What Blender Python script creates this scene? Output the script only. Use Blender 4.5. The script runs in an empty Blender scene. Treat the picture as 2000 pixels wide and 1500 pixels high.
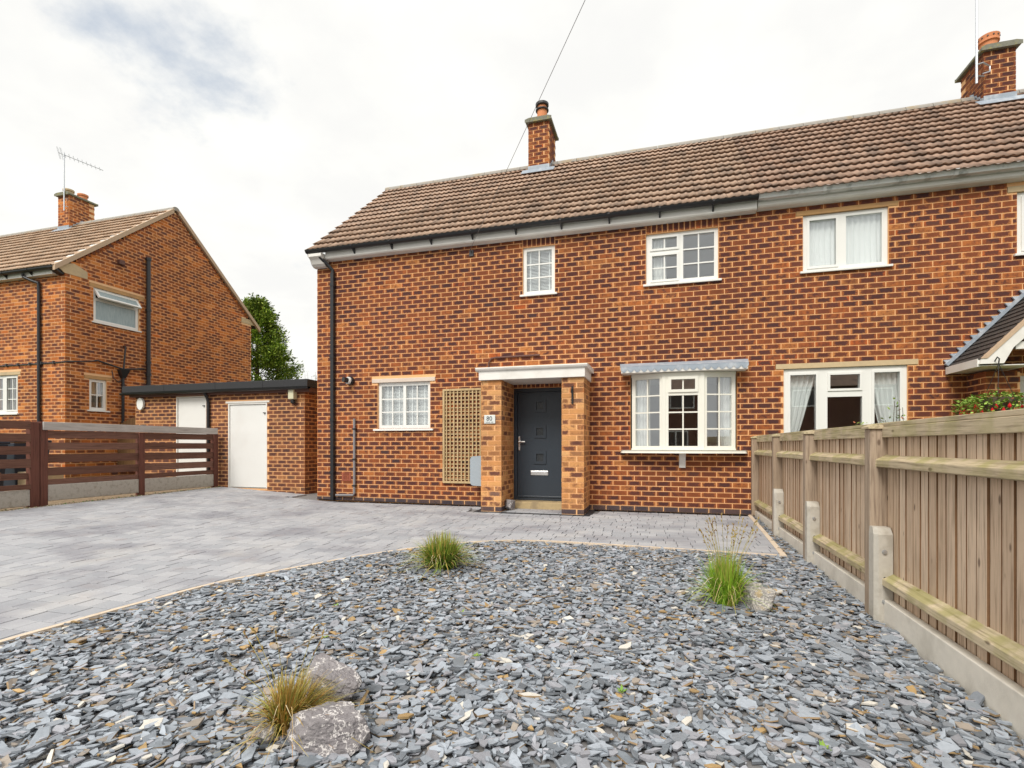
import bpy, bmesh, math, random
import numpy as np
from mathutils import Vector, Matrix, noise as mnoise

random.seed(7)
RNG = np.random.default_rng(11)
scene = bpy.context.scene
C = scene.collection

# ------------------------------------------------------------------ camera, sky, sun, exposure
cam_d = bpy.data.cameras.new('camera'); cam = bpy.data.objects.new('camera', cam_d); C.objects.link(cam)
cam.location = (0, 0, 1.11)
cam.rotation_euler = (math.radians(90), 0, math.radians(16.06))
cam_d.sensor_width = 36; cam_d.lens = 18.126; cam_d.shift_y = 0.06
cam_d.clip_start = 0.05; cam_d.clip_end = 1500
scene.camera = cam

SUN_EL, SUN_AZ = math.radians(46), math.radians(-12)      # azimuth: from -Y towards +X
sun_dir = Vector((math.sin(SUN_AZ)*math.cos(SUN_EL), -math.cos(SUN_AZ)*math.cos(SUN_EL), math.sin(SUN_EL)))
sd = bpy.data.lights.new('sun', 'SUN'); sun = bpy.data.objects.new('sun', sd); C.objects.link(sun)
sd.energy = 1.5; sd.angle = math.radians(25); sd.color = (1.0, 0.95, 0.87)
sun.rotation_euler = sun_dir.to_track_quat('Z', 'Y').to_euler()
sun.location = (5, -5, 20)

world = bpy.data.worlds.new('World'); scene.world = world; world.use_nodes = True
wt = world.node_tree; wt.nodes.clear()
def wn(t, **k):
    n = wt.nodes.new(t)
    for a, b in k.items(): setattr(n, a, b)
    return n
def wmath(op, a, b=None):
    n = wn('ShaderNodeMath', operation=op)
    for i, v in enumerate((a, b)):
        if v is None: continue
        if isinstance(v, (int, float)): n.inputs[i].default_value = v
        else: wt.links.new(v, n.inputs[i])
    return n.outputs[0]
wo = wn('ShaderNodeOutputWorld'); wb = wn('ShaderNodeBackground'); wb.inputs['Strength'].default_value = 0.1
sky = wn('ShaderNodeTexSky', sky_type='NISHITA', sun_disc=False, sun_elevation=SUN_EL,
         sun_rotation=math.atan2(sun_dir.x, sun_dir.y))
tc = wn('ShaderNodeTexCoord'); sp = wn('ShaderNodeSeparateXYZ'); wt.links.new(tc.outputs['Generated'], sp.inputs[0])
zz = wmath('ADD', wmath('ABSOLUTE', sp.outputs[2]), 0.22)
cb = wn('ShaderNodeCombineXYZ')
wt.links.new(wmath('DIVIDE', sp.outputs[0], zz), cb.inputs[0]); wt.links.new(wmath('DIVIDE', sp.outputs[1], zz), cb.inputs[1])
def wnoise(scale, detail, off, rough=0.55):
    mp = wn('ShaderNodeMapping'); mp.inputs['Location'].default_value = off
    wt.links.new(cb.outputs[0], mp.inputs[0])
    n = wn('ShaderNodeTexNoise'); n.inputs['Scale'].default_value = scale; n.inputs['Detail'].default_value = detail
    n.inputs['Roughness'].default_value = rough
    wt.links.new(mp.outputs[0], n.inputs['Vector']); return n.outputs['Fac']
def wrange(v, a, b, c=0.0, d=1.0):
    n = wn('ShaderNodeMapRange', interpolation_type='SMOOTHSTEP')
    wt.links.new(v, n.inputs['Value'])
    for i, q in zip(('From Min', 'From Max', 'To Min', 'To Max'), (a, b, c, d)): n.inputs[i].default_value = q
    return n.outputs[0]
def wblob(x, y, r, k):                                                   # where the breaks in the cloud are
    d = wn('ShaderNodeVectorMath', operation='DISTANCE'); wt.links.new(cb.outputs[0], d.inputs[0]); d.inputs[1].default_value = (x, y, 0)
    return wrange(d.outputs['Value'], r, 0, 0, k)
breaks = wmath('ADD', wmath('ADD', wblob(-.76, .74, .30, .26), wblob(-1.04, .80, .20, .15)), wmath('ADD', wblob(-.50, 1.0, .20, .13), wblob(-.93, .60, .18, .2)))
gap = wrange(wmath('ADD', wnoise(2.1, 8, (0.35, 0.30, 0), .6), breaks), 0.645, 0.86)
shade = wnoise(2.3, 5, (4.0, 1.0, 0))
cl = wn('ShaderNodeMixRGB'); cl.inputs[1].default_value = (4.80, 4.78, 4.68, 1); cl.inputs[2].default_value = (5.25, 5.22, 5.02, 1)
wt.links.new(wrange(shade, 0.35, 0.6), cl.inputs[0])
blue = wn('ShaderNodeMixRGB'); blue.inputs[0].default_value = 0.78; blue.inputs[2].default_value = (3.35, 3.6, 3.85, 1)
wt.links.new(sky.outputs[0], blue.inputs[1])
mx = wn('ShaderNodeMixRGB'); wt.links.new(gap, mx.inputs[0]); wt.links.new(cl.outputs[0], mx.inputs[1]); wt.links.new(blue.outputs[0], mx.inputs[2])
wt.links.new(mx.outputs[0], wb.inputs['Color']); wt.links.new(wb.outputs[0], wo.inputs[0])

vs = scene.view_settings
vs.view_transform = 'Standard'; vs.look = 'None'; vs.gamma = 1; vs.use_curve_mapping = False; vs.exposure = 1.0

# ------------------------------------------------------------------ where things are
F = 9.0                                     # front face of the two houses
def ground(x, y):
    z = -0.014*(9 - max(y, -4)) if y < 9 else 0.0
    if x < -6.2: z += min(0.05*(-6.2 - x), 0.45)
    return z
_s, _c = math.sin(math.radians(16.06)), math.cos(math.radians(16.06))
def seen_size(p, n, area):                  # how large a small face shows from the camera (0 = not at all)
    v = Vector(p) - cam.location
    d = -v.x*_s + v.y*_c
    if d < 0.3: return 0
    u = (v.x*_c + v.y*_s)/d; w = v.z/d
    if abs(u) > 0.99 or w > 0.86 or w < -0.62: return 0
    return max(0.0, -(v.normalized().dot(Vector(n))))*area/(d*d)

# ------------------------------------------------------------------ object helpers
def link(o, parent=None, offset=True):
    C.objects.link(o)
    if parent is not None:
        o.parent = parent
        if parent.type == 'EMPTY': o.matrix_parent_inverse = Matrix.Translation(-Vector(parent.location))
    return o
def tag(o, label=None, cat=None, group=None, kind=None):
    if label: o['label'] = label
    if cat: o['category'] = cat
    if group: o['group'] = group
    if kind: o['kind'] = kind
    return o
def thing(name, label, cat, loc, group=None):
    o = bpy.data.objects.new(name, None); o.empty_display_size = 0.2
    C.objects.link(o); o.location = loc
    return tag(o, label, cat, group)

class MB:
    """collects geometry for one mesh"""
    def __init__(s): s.v = []; s.f = []; s.m = []; s.c = []
    def face(s, pts, m=0, col=(.5, .5, .5, .5)):
        i = len(s.v); s.v += [tuple(p) for p in pts]; s.f.append(tuple(range(i, i+len(pts)))); s.m.append(m)
        s.c.append(col)
    def hexa(s, p, m=0, col=(.5, .5, .5, .5), skip=()):
        # p: 8 points, bottom 0-3 ccw, top 4-7
        i = len(s.v); s.v += [tuple(q) for q in p]
        for k, q in enumerate(((3, 2, 1, 0), (4, 5, 6, 7), (0, 1, 5, 4), (1, 2, 6, 5), (2, 3, 7, 6), (3, 0, 4, 7))):
            if k in skip: continue
            s.f.append(tuple(i+j for j in q)); s.m.append(m); s.c.append(col)
    def box(s, x0, x1, y0, y1, z0, z1, m=0, col=(.5, .5, .5, .5)):
        s.hexa(((x0, y0, z0), (x1, y0, z0), (x1, y1, z0), (x0, y1, z0), (x0, y0, z1), (x1, y0, z1), (x1, y1, z1), (x0, y1, z1)), m, col)
    def fbox(s, fr, u0, u1, n0, n1, z0, z1, m=0, col=(.5, .5, .5, .5)):
        # box in a wall frame: u along the wall, n outwards (n1 > n0)
        s.hexa([fr.p(u0, n1, z0), fr.p(u1, n1, z0), fr.p(u1, n0, z0), fr.p(u0, n0, z0),
                fr.p(u0, n1, z1), fr.p(u1, n1, z1), fr.p(u1, n0, z1), fr.p(u0, n0, z1)], m, col)
    def tube(s, path, r, n=10, m=0, col=(.5, .5, .5, .5), cap=True):
        path = [Vector(p) for p in path]; rings = []
        rr = r if isinstance(r, (list, tuple)) else [r]*len(path)
        up0 = None
        for k, p in enumerate(path):
            t = (path[min(k+1, len(path)-1)] - path[max(k-1, 0)]).normalized()
            up = up0 if up0 is not None else (Vector((0, 0, 1)) if abs(t.z) < .9 else Vector((1, 0, 0)))
            a = t.cross(up)
            if a.length < 1e-4: a = t.cross(Vector((.3, .8, .5)))
            a.normalize(); b = a.cross(t).normalized(); up0 = b
            i = len(s.v)
            for q in range(n):
                w = 2*math.pi*q/n
                s.v.append(tuple(p + (a*math.cos(w) + b*math.sin(w))*rr[k]))
            rings.append(i)
        for k in range(len(path)-1):
            a, b = rings[k], rings[k+1]
            for q in range(n):
                s.f.append((a+q, a+(q+1) % n, b+(q+1) % n, b+q)); s.m.append(m); s.c.append(col)
        if cap:
            s.f.append(tuple(rings[0]+q for q in range(n))[::-1]); s.m.append(m); s.c.append(col)
            s.f.append(tuple(rings[-1]+q for q in range(n))); s.m.append(m); s.c.append(col)
    def lathe(s, prof, cx, cy, n=20, m=0, col=(.5, .5, .5, .5)):
        rings = []
        for r, z in prof:
            rings.append(len(s.v))
            for q in range(n):
                w = 2*math.pi*q/n; s.v.append((cx+r*math.cos(w), cy+r*math.sin(w), z))
        for k in range(len(prof)-1):
            a, b = rings[k], rings[k+1]
            for q in range(n):
                s.f.append((a+q, a+(q+1) % n, b+(q+1) % n, b+q)); s.m.append(m); s.c.append(col)
        s.f.append(tuple(rings[0]+q for q in range(n))[::-1]); s.m.append(m); s.c.append(col)
        s.f.append(tuple(rings[-1]+q for q in range(n))); s.m.append(m); s.c.append(col)
    def prism(s, poly, a, b, axis='x', m=0, col=(.5, .5, .5, .5)):
        # poly of 2-tuples extruded along axis from a to b
        def P(q, t):
            return (t, q[0], q[1]) if axis == 'x' else ((q[0], t, q[1]) if axis == 'y' else (q[0], q[1], t))
        n = len(poly); i = len(s.v)
        s.v += [P(q, a) for q in poly] + [P(q, b) for q in poly]
        s.f.append(tuple(range(i, i+n))); s.m.append(m); s.c.append(col)
        s.f.append(tuple(range(i+n, i+2*n))[::-1]); s.m.append(m); s.c.append(col)
        for k in range(n):
            s.f.append((i+k, i+(k+1) % n, i+n+(k+1) % n, i+n+k)); s.m.append(m); s.c.append(col)
    def plate(s, fr, u0, u1, z0, z1, holes, n0, n1, m=0, col=(.5, .5, .5, .5)):
        us = sorted({u0, u1, *[min(max(h[k], u0), u1) for h in holes for k in (0, 1)]})
        zs = sorted({z0, z1, *[min(max(h[k], z0), z1) for h in holes for k in (2, 3)]})
        def solid(i, j):
            if not (0 <= i < len(us)-1 and 0 <= j < len(zs)-1): return False
            a, b = (us[i]+us[i+1])/2, (zs[j]+zs[j+1])/2
            return not any(h[0] < a < h[1] and h[2] < b < h[3] for h in holes)
        for i in range(len(us)-1):
            for j in range(len(zs)-1):
                if not solid(i, j): continue
                a, b, c, d = us[i], us[i+1], zs[j], zs[j+1]
                s.face([fr.p(a, n1, c), fr.p(b, n1, c), fr.p(b, n1, d), fr.p(a, n1, d)], m, col)
                s.face([fr.p(b, n0, c), fr.p(a, n0, c), fr.p(a, n0, d), fr.p(b, n0, d)], m, col)
                if not solid(i-1, j): s.face([fr.p(a, n0, c), fr.p(a, n1, c), fr.p(a, n1, d), fr.p(a, n0, d)], m, col)
                if not solid(i+1, j): s.face([fr.p(b, n1, c), fr.p(b, n0, c), fr.p(b, n0, d), fr.p(b, n1, d)], m, col)
                if not solid(i, j-1): s.face([fr.p(a, n0, c), fr.p(b, n0, c), fr.p(b, n1, c), fr.p(a, n1, c)], m, col)
                if not solid(i, j+1): s.face([fr.p(a, n1, d), fr.p(b, n1, d), fr.p(b, n0, d), fr.p(a, n0, d)], m, col)
    def mesh(s, name, mats, smooth=False):
        me = bpy.data.meshes.new(name); me.from_pydata(s.v, [], s.f)
        for m in mats: me.materials.append(m)
        me.polygons.foreach_set('material_index', s.m)
        at = me.color_attributes.new('Col', 'FLOAT_COLOR', 'CORNER')
        buf = []
        for f, c in zip(s.f, s.c):
            if isinstance(c[0], (tuple, list)):
                for q in c: buf += q
            else: buf += list(c)*len(f)
        at.data.foreach_set('color', buf)
        if smooth: me.polygons.foreach_set('use_smooth', [True]*len(s.f))
        me.update(); return me
    def build(s, name, mats, parent=None, smooth=False, bevel=0, kind=None, label=None):
        if not isinstance(mats, (list, tuple)): mats = [mats]
        o = bpy.data.objects.new(name, s.mesh(name, mats, smooth)); link(o, parent)
        if bevel:
            bv = o.modifiers.new('bevel', 'BEVEL'); bv.width = bevel; bv.segments = 2; bv.limit_method = 'ANGLE'
        if kind: o['kind'] = kind
        if label: o['label'] = label
        return o

class Frame:
    """a vertical wall plane: origin, direction along the wall; outward normal is that direction turned right"""
    def __init__(s, o, ang): 
        s.o = Vector(o); s.ang = ang
        s.u = Vector((math.cos(ang), math.sin(ang), 0)); s.n = Vector((s.u.y, -s.u.x, 0))
    def p(s, u, n, z): 
        q = s.o + s.u*u + s.n*n; return (q.x, q.y, q.z + z)
FX = Frame((0, F, 0), 0)

# ------------------------------------------------------------------ materials
def newmat(name):
    m = bpy.data.materials.new(name); m.use_nodes = True
    nt = m.node_tree; return m, nt, nt.nodes['Principled BSDF']
class NT:
    def __init__(s, nt): s.t = nt
    def n(s, typ, **k):
        x = s.t.nodes.new(typ)
        for a, b in k.items(): setattr(x, a, b)
        return x
    def put(s, v, sock):
        if isinstance(v, (int, float)): sock.default_value = v
        elif isinstance(v, (tuple, list)): sock.default_value = v if len(v) == len(sock.default_value) else (*v, 1)
        else: s.t.links.new(v, sock)
    def math(s, op, a, b=None, clamp=False):
        x = s.n('ShaderNodeMath', operation=op, use_clamp=clamp)
        s.put(a, x.inputs[0])
        if b is not None: s.put(b, x.inputs[1])
        return x.outputs[0]
    def mix(s, f, a, b, mode='MIX'):
        x = s.n('ShaderNodeMixRGB', blend_type=mode)
        s.put(f, x.inputs[0]); s.put(a, x.inputs[1]); s.put(b, x.inputs[2]); return x.outputs[0]
    def pos(s): return s.n('ShaderNodeNewGeometry').outputs['Position']
    def noise(s, scale, detail=3, vec=None, stretch=None, rough=.55):
        v = vec if vec is not None else s.pos()
        if stretch:
            mp = s.n('ShaderNodeMapping'); s.put(v, mp.inputs[0]); mp.inputs['Scale'].default_value = stretch; v = mp.outputs[0]
        x = s.n('ShaderNodeTexNoise'); x.inputs['Scale'].default_value = scale; x.inputs['Detail'].default_value = detail
        x.inputs['Roughness'].default_value = rough
        s.put(v, x.inputs['Vector']); return x.outputs['Fac']
    def rng(s, v, a, b, c=0., d=1., smooth=True):
        x = s.n('ShaderNodeMapRange', interpolation_type='SMOOTHSTEP' if smooth else 'LINEAR'); s.put(v, x.inputs['Value'])
        for i, q in zip(('From Min', 'From Max', 'To Min', 'To Max'), (a, b, c, d)): x.inputs[i].default_value = q
        return x.outputs[0]
    def ramp(s, v, stops):
        x = s.n('ShaderNodeValToRGB'); e = x.color_ramp.elements
        while len(e) < len(stops): e.new(0.5)
        for q, (p, c) in zip(e, stops): q.position = p; q.color = (*c, 1)
        s.put(v, x.inputs[0]); return x.outputs[0]
    def attr(s):
        a = s.n('ShaderNodeAttribute', attribute_name='Col'); sp = s.n('ShaderNodeSeparateColor')
        s.t.links.new(a.outputs['Color'], sp.inputs[0])
        return a.outputs['Color'], sp.outputs[0], sp.outputs[1], sp.outputs[2], a.outputs['Alpha']
    def bump(s, h, bsdf, strength=.3, dist=.01):
        b = s.n('ShaderNodeBump'); b.inputs['Strength'].default_value = strength; b.inputs['Distance'].default_value = dist
        s.put(h, b.inputs['Height']); s.t.links.new(b.outputs[0], bsdf.inputs['Normal'])

def plain(name, col, rough=.6, var=.12, scale=14, bump=0., metal=0., spec=.5, dirt=None, dirt_amt=.0, dscale=3):
    m, nt, b = newmat(name); q = NT(nt)
    n1 = q.noise(scale, 4)
    col4 = q.mix(1.0, col, q.mix(n1, (1-var,)*3, (1+var,)*3), 'MULTIPLY')
    if dirt:
        col4 = q.mix(q.math('MULTIPLY', q.rng(q.noise(dscale, 6), .48, .7), dirt_amt), col4, dirt)
    q.put(col4, b.inputs['Base Color']); b.inputs['Roughness'].default_value = rough; b.inputs['Metallic'].default_value = metal
    b.inputs['Specular IOR Level'].default_value = spec
    if bump: q.bump(q.noise(scale*6, 4), b, bump, .004)
    return m

def brick_mat(name, core, edge, core_lo=.1, core_hi=.3, tint=(1, 1, 1)):
    m, nt, b = newmat(name); q = NT(nt)
    col, r1, u, v, r2 = q.attr()
    nz = q.noise(38, 4); nf = q.noise(170, 3)
    d = q.math('MULTIPLY', q.math('SUBTRACT', nz, .5), .5)
    eu = q.math('SUBTRACT', .5, q.math('ABSOLUTE', q.math('SUBTRACT', u, .5)))
    ev = q.math('SUBTRACT', .5, q.math('ABSOLUTE', q.math('SUBTRACT', v, .5)))
    k = q.math('MULTIPLY', q.rng(q.math('ADD', eu, q.math('MULTIPLY', d, .8)), -.02, .22), q.rng(q.math('ADD', ev, q.math('MULTIPLY', d, 1.3)), -.12, .22))
    mott = q.math('SUBTRACT', q.noise(11, 4, rough=.65), .5)
    k = q.math('MULTIPLY', k, q.rng(q.math('ADD', r2, q.math('MULTIPLY', mott, .9)), core_lo, core_hi))
    r3 = q.math('FRACT', q.math('MULTIPLY', r1, 7.31))
    c = q.mix(k, q.ramp(r3, edge), q.ramp(r1, core))
    c = q.mix(1., c, q.mix(nf, (.72,)*3, (1.28,)*3), 'MULTIPLY')
    c = q.mix(1., c, q.mix(q.noise(14, 4), (.80,)*3, (1.20,)*3), 'MULTIPLY')
    c = q.mix(1., c, q.mix(q.rng(q.noise(.75, 4), .35, .65), (.88, .86, .86), (1.14, 1.10, 1.04)), 'MULTIPLY')
    c = q.mix(1., c, tint, 'MULTIPLY')
    # chips and lime spots
    c = q.mix(q.math('MULTIPLY', q.rng(q.noise(23, 5), .74, .79), .6), c, (.55, .40, .28))
    q.put(c, b.inputs['Base Color']); b.inputs['Roughness'].default_value = .88; b.inputs['Specular IOR Level'].default_value = .25
    q.bump(q.math('ADD', nf, q.math('MULTIPLY', nz, .8)), b, .55, .004)
    return m
CORE = [(0, (.068, .030, .030)), (.4, (.104, .037, .030)), (.68, (.142, .046, .028)), (.86, (.205, .064, .027)), (1, (.066, .036, .038))]
EDGE = [(0, (.27, .078, .027)), (.35, (.34, .104, .033)), (.7, (.41, .140, .042)), (.9, (.52, .215, .070)), (1, (.46, .105, .025))]
M_BRICK = brick_mat('brick', CORE, EDGE, -.08, .27)
M_PORCH = brick_mat('porch_brick', [(0, (.13, .055, .042)), (.5, (.22, .095, .05)), (.8, (.36, .17, .07)), (1, (.17, .10, .08))],
                    [(0, (.48, .22, .085)), (.5, (.58, .30, .12)), (.85, (.66, .38, .17)), (1, (.54, .20, .06))], .30, .60)
M_NBRICK = brick_mat('neighbour_brick', [(0, (.13, .052, .040)), (.4, (.19, .068, .038)), (.7, (.27, .088, .036)), (1, (.14, .066, .055))],
                     [(0, (.44, .135, .036)), (.5, (.55, .19, .05)), (.85, (.64, .26, .08)), (1, (.56, .15, .034))], .10, .48)
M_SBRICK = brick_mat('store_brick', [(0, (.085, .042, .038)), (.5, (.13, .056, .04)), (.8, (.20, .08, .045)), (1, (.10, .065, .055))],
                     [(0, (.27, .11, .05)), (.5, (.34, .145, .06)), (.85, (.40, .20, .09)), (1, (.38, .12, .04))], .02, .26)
M_PLINTH = brick_mat('plinth_brick', [(0, (.050, .042, .055)), (.5, (.075, .058, .068)), (1, (.10, .065, .065))],
                     [(0, (.10, .07, .07)), (1, (.17, .10, .07))], .0, .1)

def mortar(name, a, bcol):
    m, nt, b = newmat(name); q = NT(nt)
    c = q.mix(q.noise(2.2, 5), a, bcol)
    c = q.mix(1., c, q.mix(q.noise(120, 3), (.8,)*3, (1.2,)*3), 'MULTIPLY')
    q.put(c, b.inputs['Base Color']); b.inputs['Roughness'].default_value = .95; b.inputs['Specular IOR Level'].default_value = .1
    q.bump(q.noise(240, 3), b, .4, .003); return m
M_MORTAR = mortar('mortar', (.80, .425, .19), (.88, .54, .285))
M_NMORTAR = mortar('pale_mortar', (.80, .48, .25), (.88, .60, .36))

def tile_mat(name, a, bcol, dark):
    m, nt, b = newmat(name); q = NT(nt)
    col, r1, u, v, r2 = q.attr()
    c = q.mix(r1, a, bcol)
    w = q.rng(q.noise(5, 6, stretch=(1, .35, .35)), .42, .68)
    c = q.mix(q.math('MULTIPLY', w, .62), c, dark)
    c = q.mix(q.math('MULTIPLY', q.rng(q.noise(34, 4), .55, .75), .5), c, (.30, .29, .26))
    c = q.mix(1., c, q.mix(q.noise(190, 3), (.75,)*3, (1.25,)*3), 'MULTIPLY')
    q.put(c, b.inputs['Base Color']); b.inputs['Roughness'].default_value = .85; b.inputs['Specular IOR Level'].default_value = .3
    q.bump(q.noise(260, 3), b, .4, .003); return m
M_TILE = tile_mat('roof_tile', (.37, .25, .18), (.46, .325, .24), (.18, .135, .11))
M_TILE_A = tile_mat('older_roof_tile', (.34, .22, .16), (.44, .30, .225), (.14, .105, .09))
M_TILE_N = tile_mat('neighbour_roof_tile', (.50, .34, .23), (.58, .42, .30), (.30, .225, .17))
M_TILE_D = tile_mat('dark_porch_tile', (.060, .052, .048), (.085, .07, .062), (.04, .036, .034))

def wood(name, a, bcol, green=0., axis='z', dark=(.12, .08, .055)):
    m, nt, b = newmat(name); q = NT(nt)
    col, r1, u, v, r2 = q.attr()
    st = {'z': (26, 26, 1.1), 'y': (26, 1.1, 26), 'x': (1.1, 26, 26)}[axis]
    off = q.n('ShaderNodeVectorMath', operation='ADD'); q.put(q.pos(), off.inputs[0])
    cx = q.n('ShaderNodeCombineXYZ'); q.put(q.math('MULTIPLY', r1, 9.), cx.inputs[0]); q.put(q.math('MULTIPLY', r2, 5.), cx.inputs[2])
    q.put(cx.outputs[0], off.inputs[1])
    grain = q.noise(2.4, 6, off.outputs[0], st, .65)
    c = q.mix(r1, a, bcol)
    c = q.mix(q.math('MULTIPLY', q.rng(grain, .44, .70), .62), c, dark)
    kn = q.n('ShaderNodeTexVoronoi'); kn.inputs['Scale'].default_value = 5.5
    mp = q.n('ShaderNodeMapping'); q.put(off.outputs[0], mp.inputs[0])
    mp.inputs['Scale'].default_value = {'z': (1.6, 1.6, .7), 'y': (1.6, .7, 1.6), 'x': (.7, 1.6, 1.6)}[axis]
    q.put(mp.outputs[0], kn.inputs['Vector'])
    c = q.mix(q.math('MULTIPLY', q.rng(kn.outputs['Distance'], .12, .05), .75), c, (.10, .06, .04))
    if green:
        nrm = q.n('ShaderNodeSeparateXYZ'); q.put(q.n('ShaderNodeNewGeometry').outputs['Normal'], nrm.inputs[0])
        g = q.math('MULTIPLY', q.rng(q.noise(6, 5), .40, .62), q.math('MULTIPLY', q.rng(nrm.outputs[2], -.3, .6, .35, 1), green))
        c = q.mix(g, c, (.30, .29, .08))
    c = q.mix(1., c, q.mix(q.noise(4, 4), (.82,)*3, (1.15,)*3), 'MULTIPLY')
    q.put(c, b.inputs['Base Color']); b.inputs['Roughness'].default_value = .85; b.inputs['Specular IOR Level'].default_value = .2
    q.bump(grain, b, .35, .006); return m
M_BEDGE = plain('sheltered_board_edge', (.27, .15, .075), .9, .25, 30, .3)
M_BOARD = wood('weathered_board', (.57, .42, .295), (.74, .585, .44), 0, 'z', (.22, .135, .08))
M_POST = wood('weathered_post', (.36, .275, .20), (.44, .345, .26))
M_RAIL = wood('mossy_rail', (.56, .46, .31), (.64, .54, .38), .62, 'y')
M_BROWN = wood('stained_board', (.15, .072, .050), (.25, .135, .10), 0, 'y', (.055, .028, .022))
M_BROWNP = wood('stained_post', (.145, .058, .042), (.18, .076, .056), 0, 'z', (.06, .03, .024))
M_GREYRAIL = wood('bare_rail', (.46, .43, .40), (.52, .49, .46), 0, 'y', (.26, .23, .21))
M_TRELLIS = wood('trellis_wood', (.52, .38, .20), (.60, .46, .27), 0, 'z', (.28, .18, .08))
M_GATE = wood('gate_wood', (.15, .08, .035), (.19, .10, .045), 0, 'z', (.07, .04, .02))

M_WHITE = plain('white_upvc', (.80, .80, .77), .32, .03, 3, spec=.5)
M_CREAM = plain('cream_upvc', (.80, .79, .71), .34, .03, 3)
M_PAINT = plain('white_paint', (.80, .78, .74), .55, .06, 5, .1, dirt=(.5, .47, .42), dirt_amt=.25)
M_DOORW = plain('white_door_paint', (.76, .76, .74), .5, .04, 2, .05, dirt=(.55, .50, .45), dirt_amt=.18, dscale=1.2)
M_BLACK = plain('black_plastic', (.018, .019, .022), .35, .15, 8)
M_FELT = plain('black_felt', (.030, .031, .034), .85, .2, 30, .3)
M_GUTTER_OLD = plain('old_grey_gutter', (.66, .67, .67), .5, .1, 9, dirt=(.16, .18, .18), dirt_amt=.7, dscale=5)
M_DOOR = plain('slate_grey_door', (.032, .043, .058), .36, .12, 40, .15)
M_CHROME = plain('chrome', (.85, .85, .85), .38, .03, 3, metal=1.)
M_STEEL = plain('galvanised_steel', (.55, .57, .60), .4, .1, 12, metal=.9)
M_LEAD = plain('lead', (.31, .36, .42), .5, .18, 12, .1, dirt=(.62, .63, .65), dirt_amt=.5, dscale=7)
M_STONE = plain('buff_stone', (.56, .43, .26), .9, .14, 16, .3, dirt=(.40, .32, .22), dirt_amt=.5)
M_STONED = plain('brown_stone', (.50, .29, .125), .9, .14, 16, .3, dirt=(.36, .22, .12), dirt_amt=.6)
M_STEP = plain('worn_step', (.46, .35, .19), .9, .2, 9, .3, dirt=(.25, .19, .12), dirt_amt=.7, dscale=6)
M_LINTELW = plain('painted_lintel', (.66, .56, .48), .8, .1, 12, .2, dirt=(.48, .37, .30), dirt_amt=.5)
M_CONC = plain('concrete', (.52, .49, .43), .9, .14, 30, .4, dirt=(.34, .30, .24), dirt_amt=.55, dscale=9)
M_CONCP = plain('pale_concrete', (.72, .68, .60), .9, .10, 22, .3, dirt=(.42, .39, .33), dirt_amt=.4, dscale=4)
M_CONCR = plain('exposed_concrete', (.47, .44, .39), .95, .25, 60, .6, dirt=(.28, .25, .20), dirt_amt=.6, dscale=18)
M_CAP = plain('mossy_slab', (.20, .20, .16), .95, .3, 20, .4, dirt=(.36, .33, .09), dirt_amt=.7, dscale=14)
M_TERRA = plain('terracotta', (.66, .25, .105), .75, .12, 12, .1)
M_TERRAD = plain('red_vent', (.33, .09, .05), .8, .1, 12)
M_COWL = plain('dark_cowl', (.035, .035, .04), .5, .1, 9)
M_RIDGE = plain('ridge_tile', (.34, .32, .29), .9, .2, 14, .3, dirt=(.38, .27, .12), dirt_amt=.5, dscale=5)
M_VERGE = plain('verge_mortar', (.52, .38, .26), .9, .15, 18, .3)
M_CURT = plain('grey_curtain', (.78, .78, .77), .9, .06, 4)
M_NET = plain('net_curtain', (.86, .87, .87), .9, .04, 5)
M_SLAT = plain('blind_slat', (.86, .87, .87), .5, .03, 4)
M_ROOM = plain('room_wall', (.62, .58, .52), .9, .06, 2)
M_ROOMW = plain('render', (.55, .50, .42), .9, .08, 2)
M_CABLE = plain('dark_cable', (.05, .05, .055), .6, .1, 9)
M_PIPEG = plain('grey_pipe', (.23, .22, .23), .6, .15, 12)
M_RUST = plain('brown_conduit', (.13, .06, .045), .7, .3, 25)
M_BOXG = plain('grey_cover', (.36, .42, .47), .5, .06, 5)
M_KERB = plain('kerb_edging', (.66, .55, .43), .9, .16, 22, .35, dirt=(.46, .36, .26), dirt_amt=.5, dscale=8)
M_JOINT = plain('paving_sand', (.21, .205, .205), .95, .2, 40, .3)
M_SOIL = plain('stony_soil', (.30, .22, .14), .95, .4, 40, .6, dirt=(.12, .09, .05), dirt_amt=.7, dscale=14)
M_TAR = plain('tarmac', (.055, .055, .058), .9, .25, 60, .4)
M_LAWN = plain('lawn', (.055, .085, .022), .95, .4, 18, .5)
M_SLATEB = plain('slate_bed', (.085, .09, .10), .9, .4, 60, .5)
M_DRAIN = plain('dark_channel', (.028, .030, .036), .6, .2, 30)
M_SIGN = plain('sign_face', (.68, .71, .69), .35, .03, 4)
M_INK = plain('sign_ink', (.04, .045, .05), .5, .02, 4)
M_BIN = plain('navy_bin', (.020, .026, .042), .45, .1, 6)
M_LAMPC = plain('cream_lamp', (.62, .60, .42), .45, .05, 5)
M_BARK = plain('bark', (.10, .07, .05), .95, .3, 20, .6)

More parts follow.
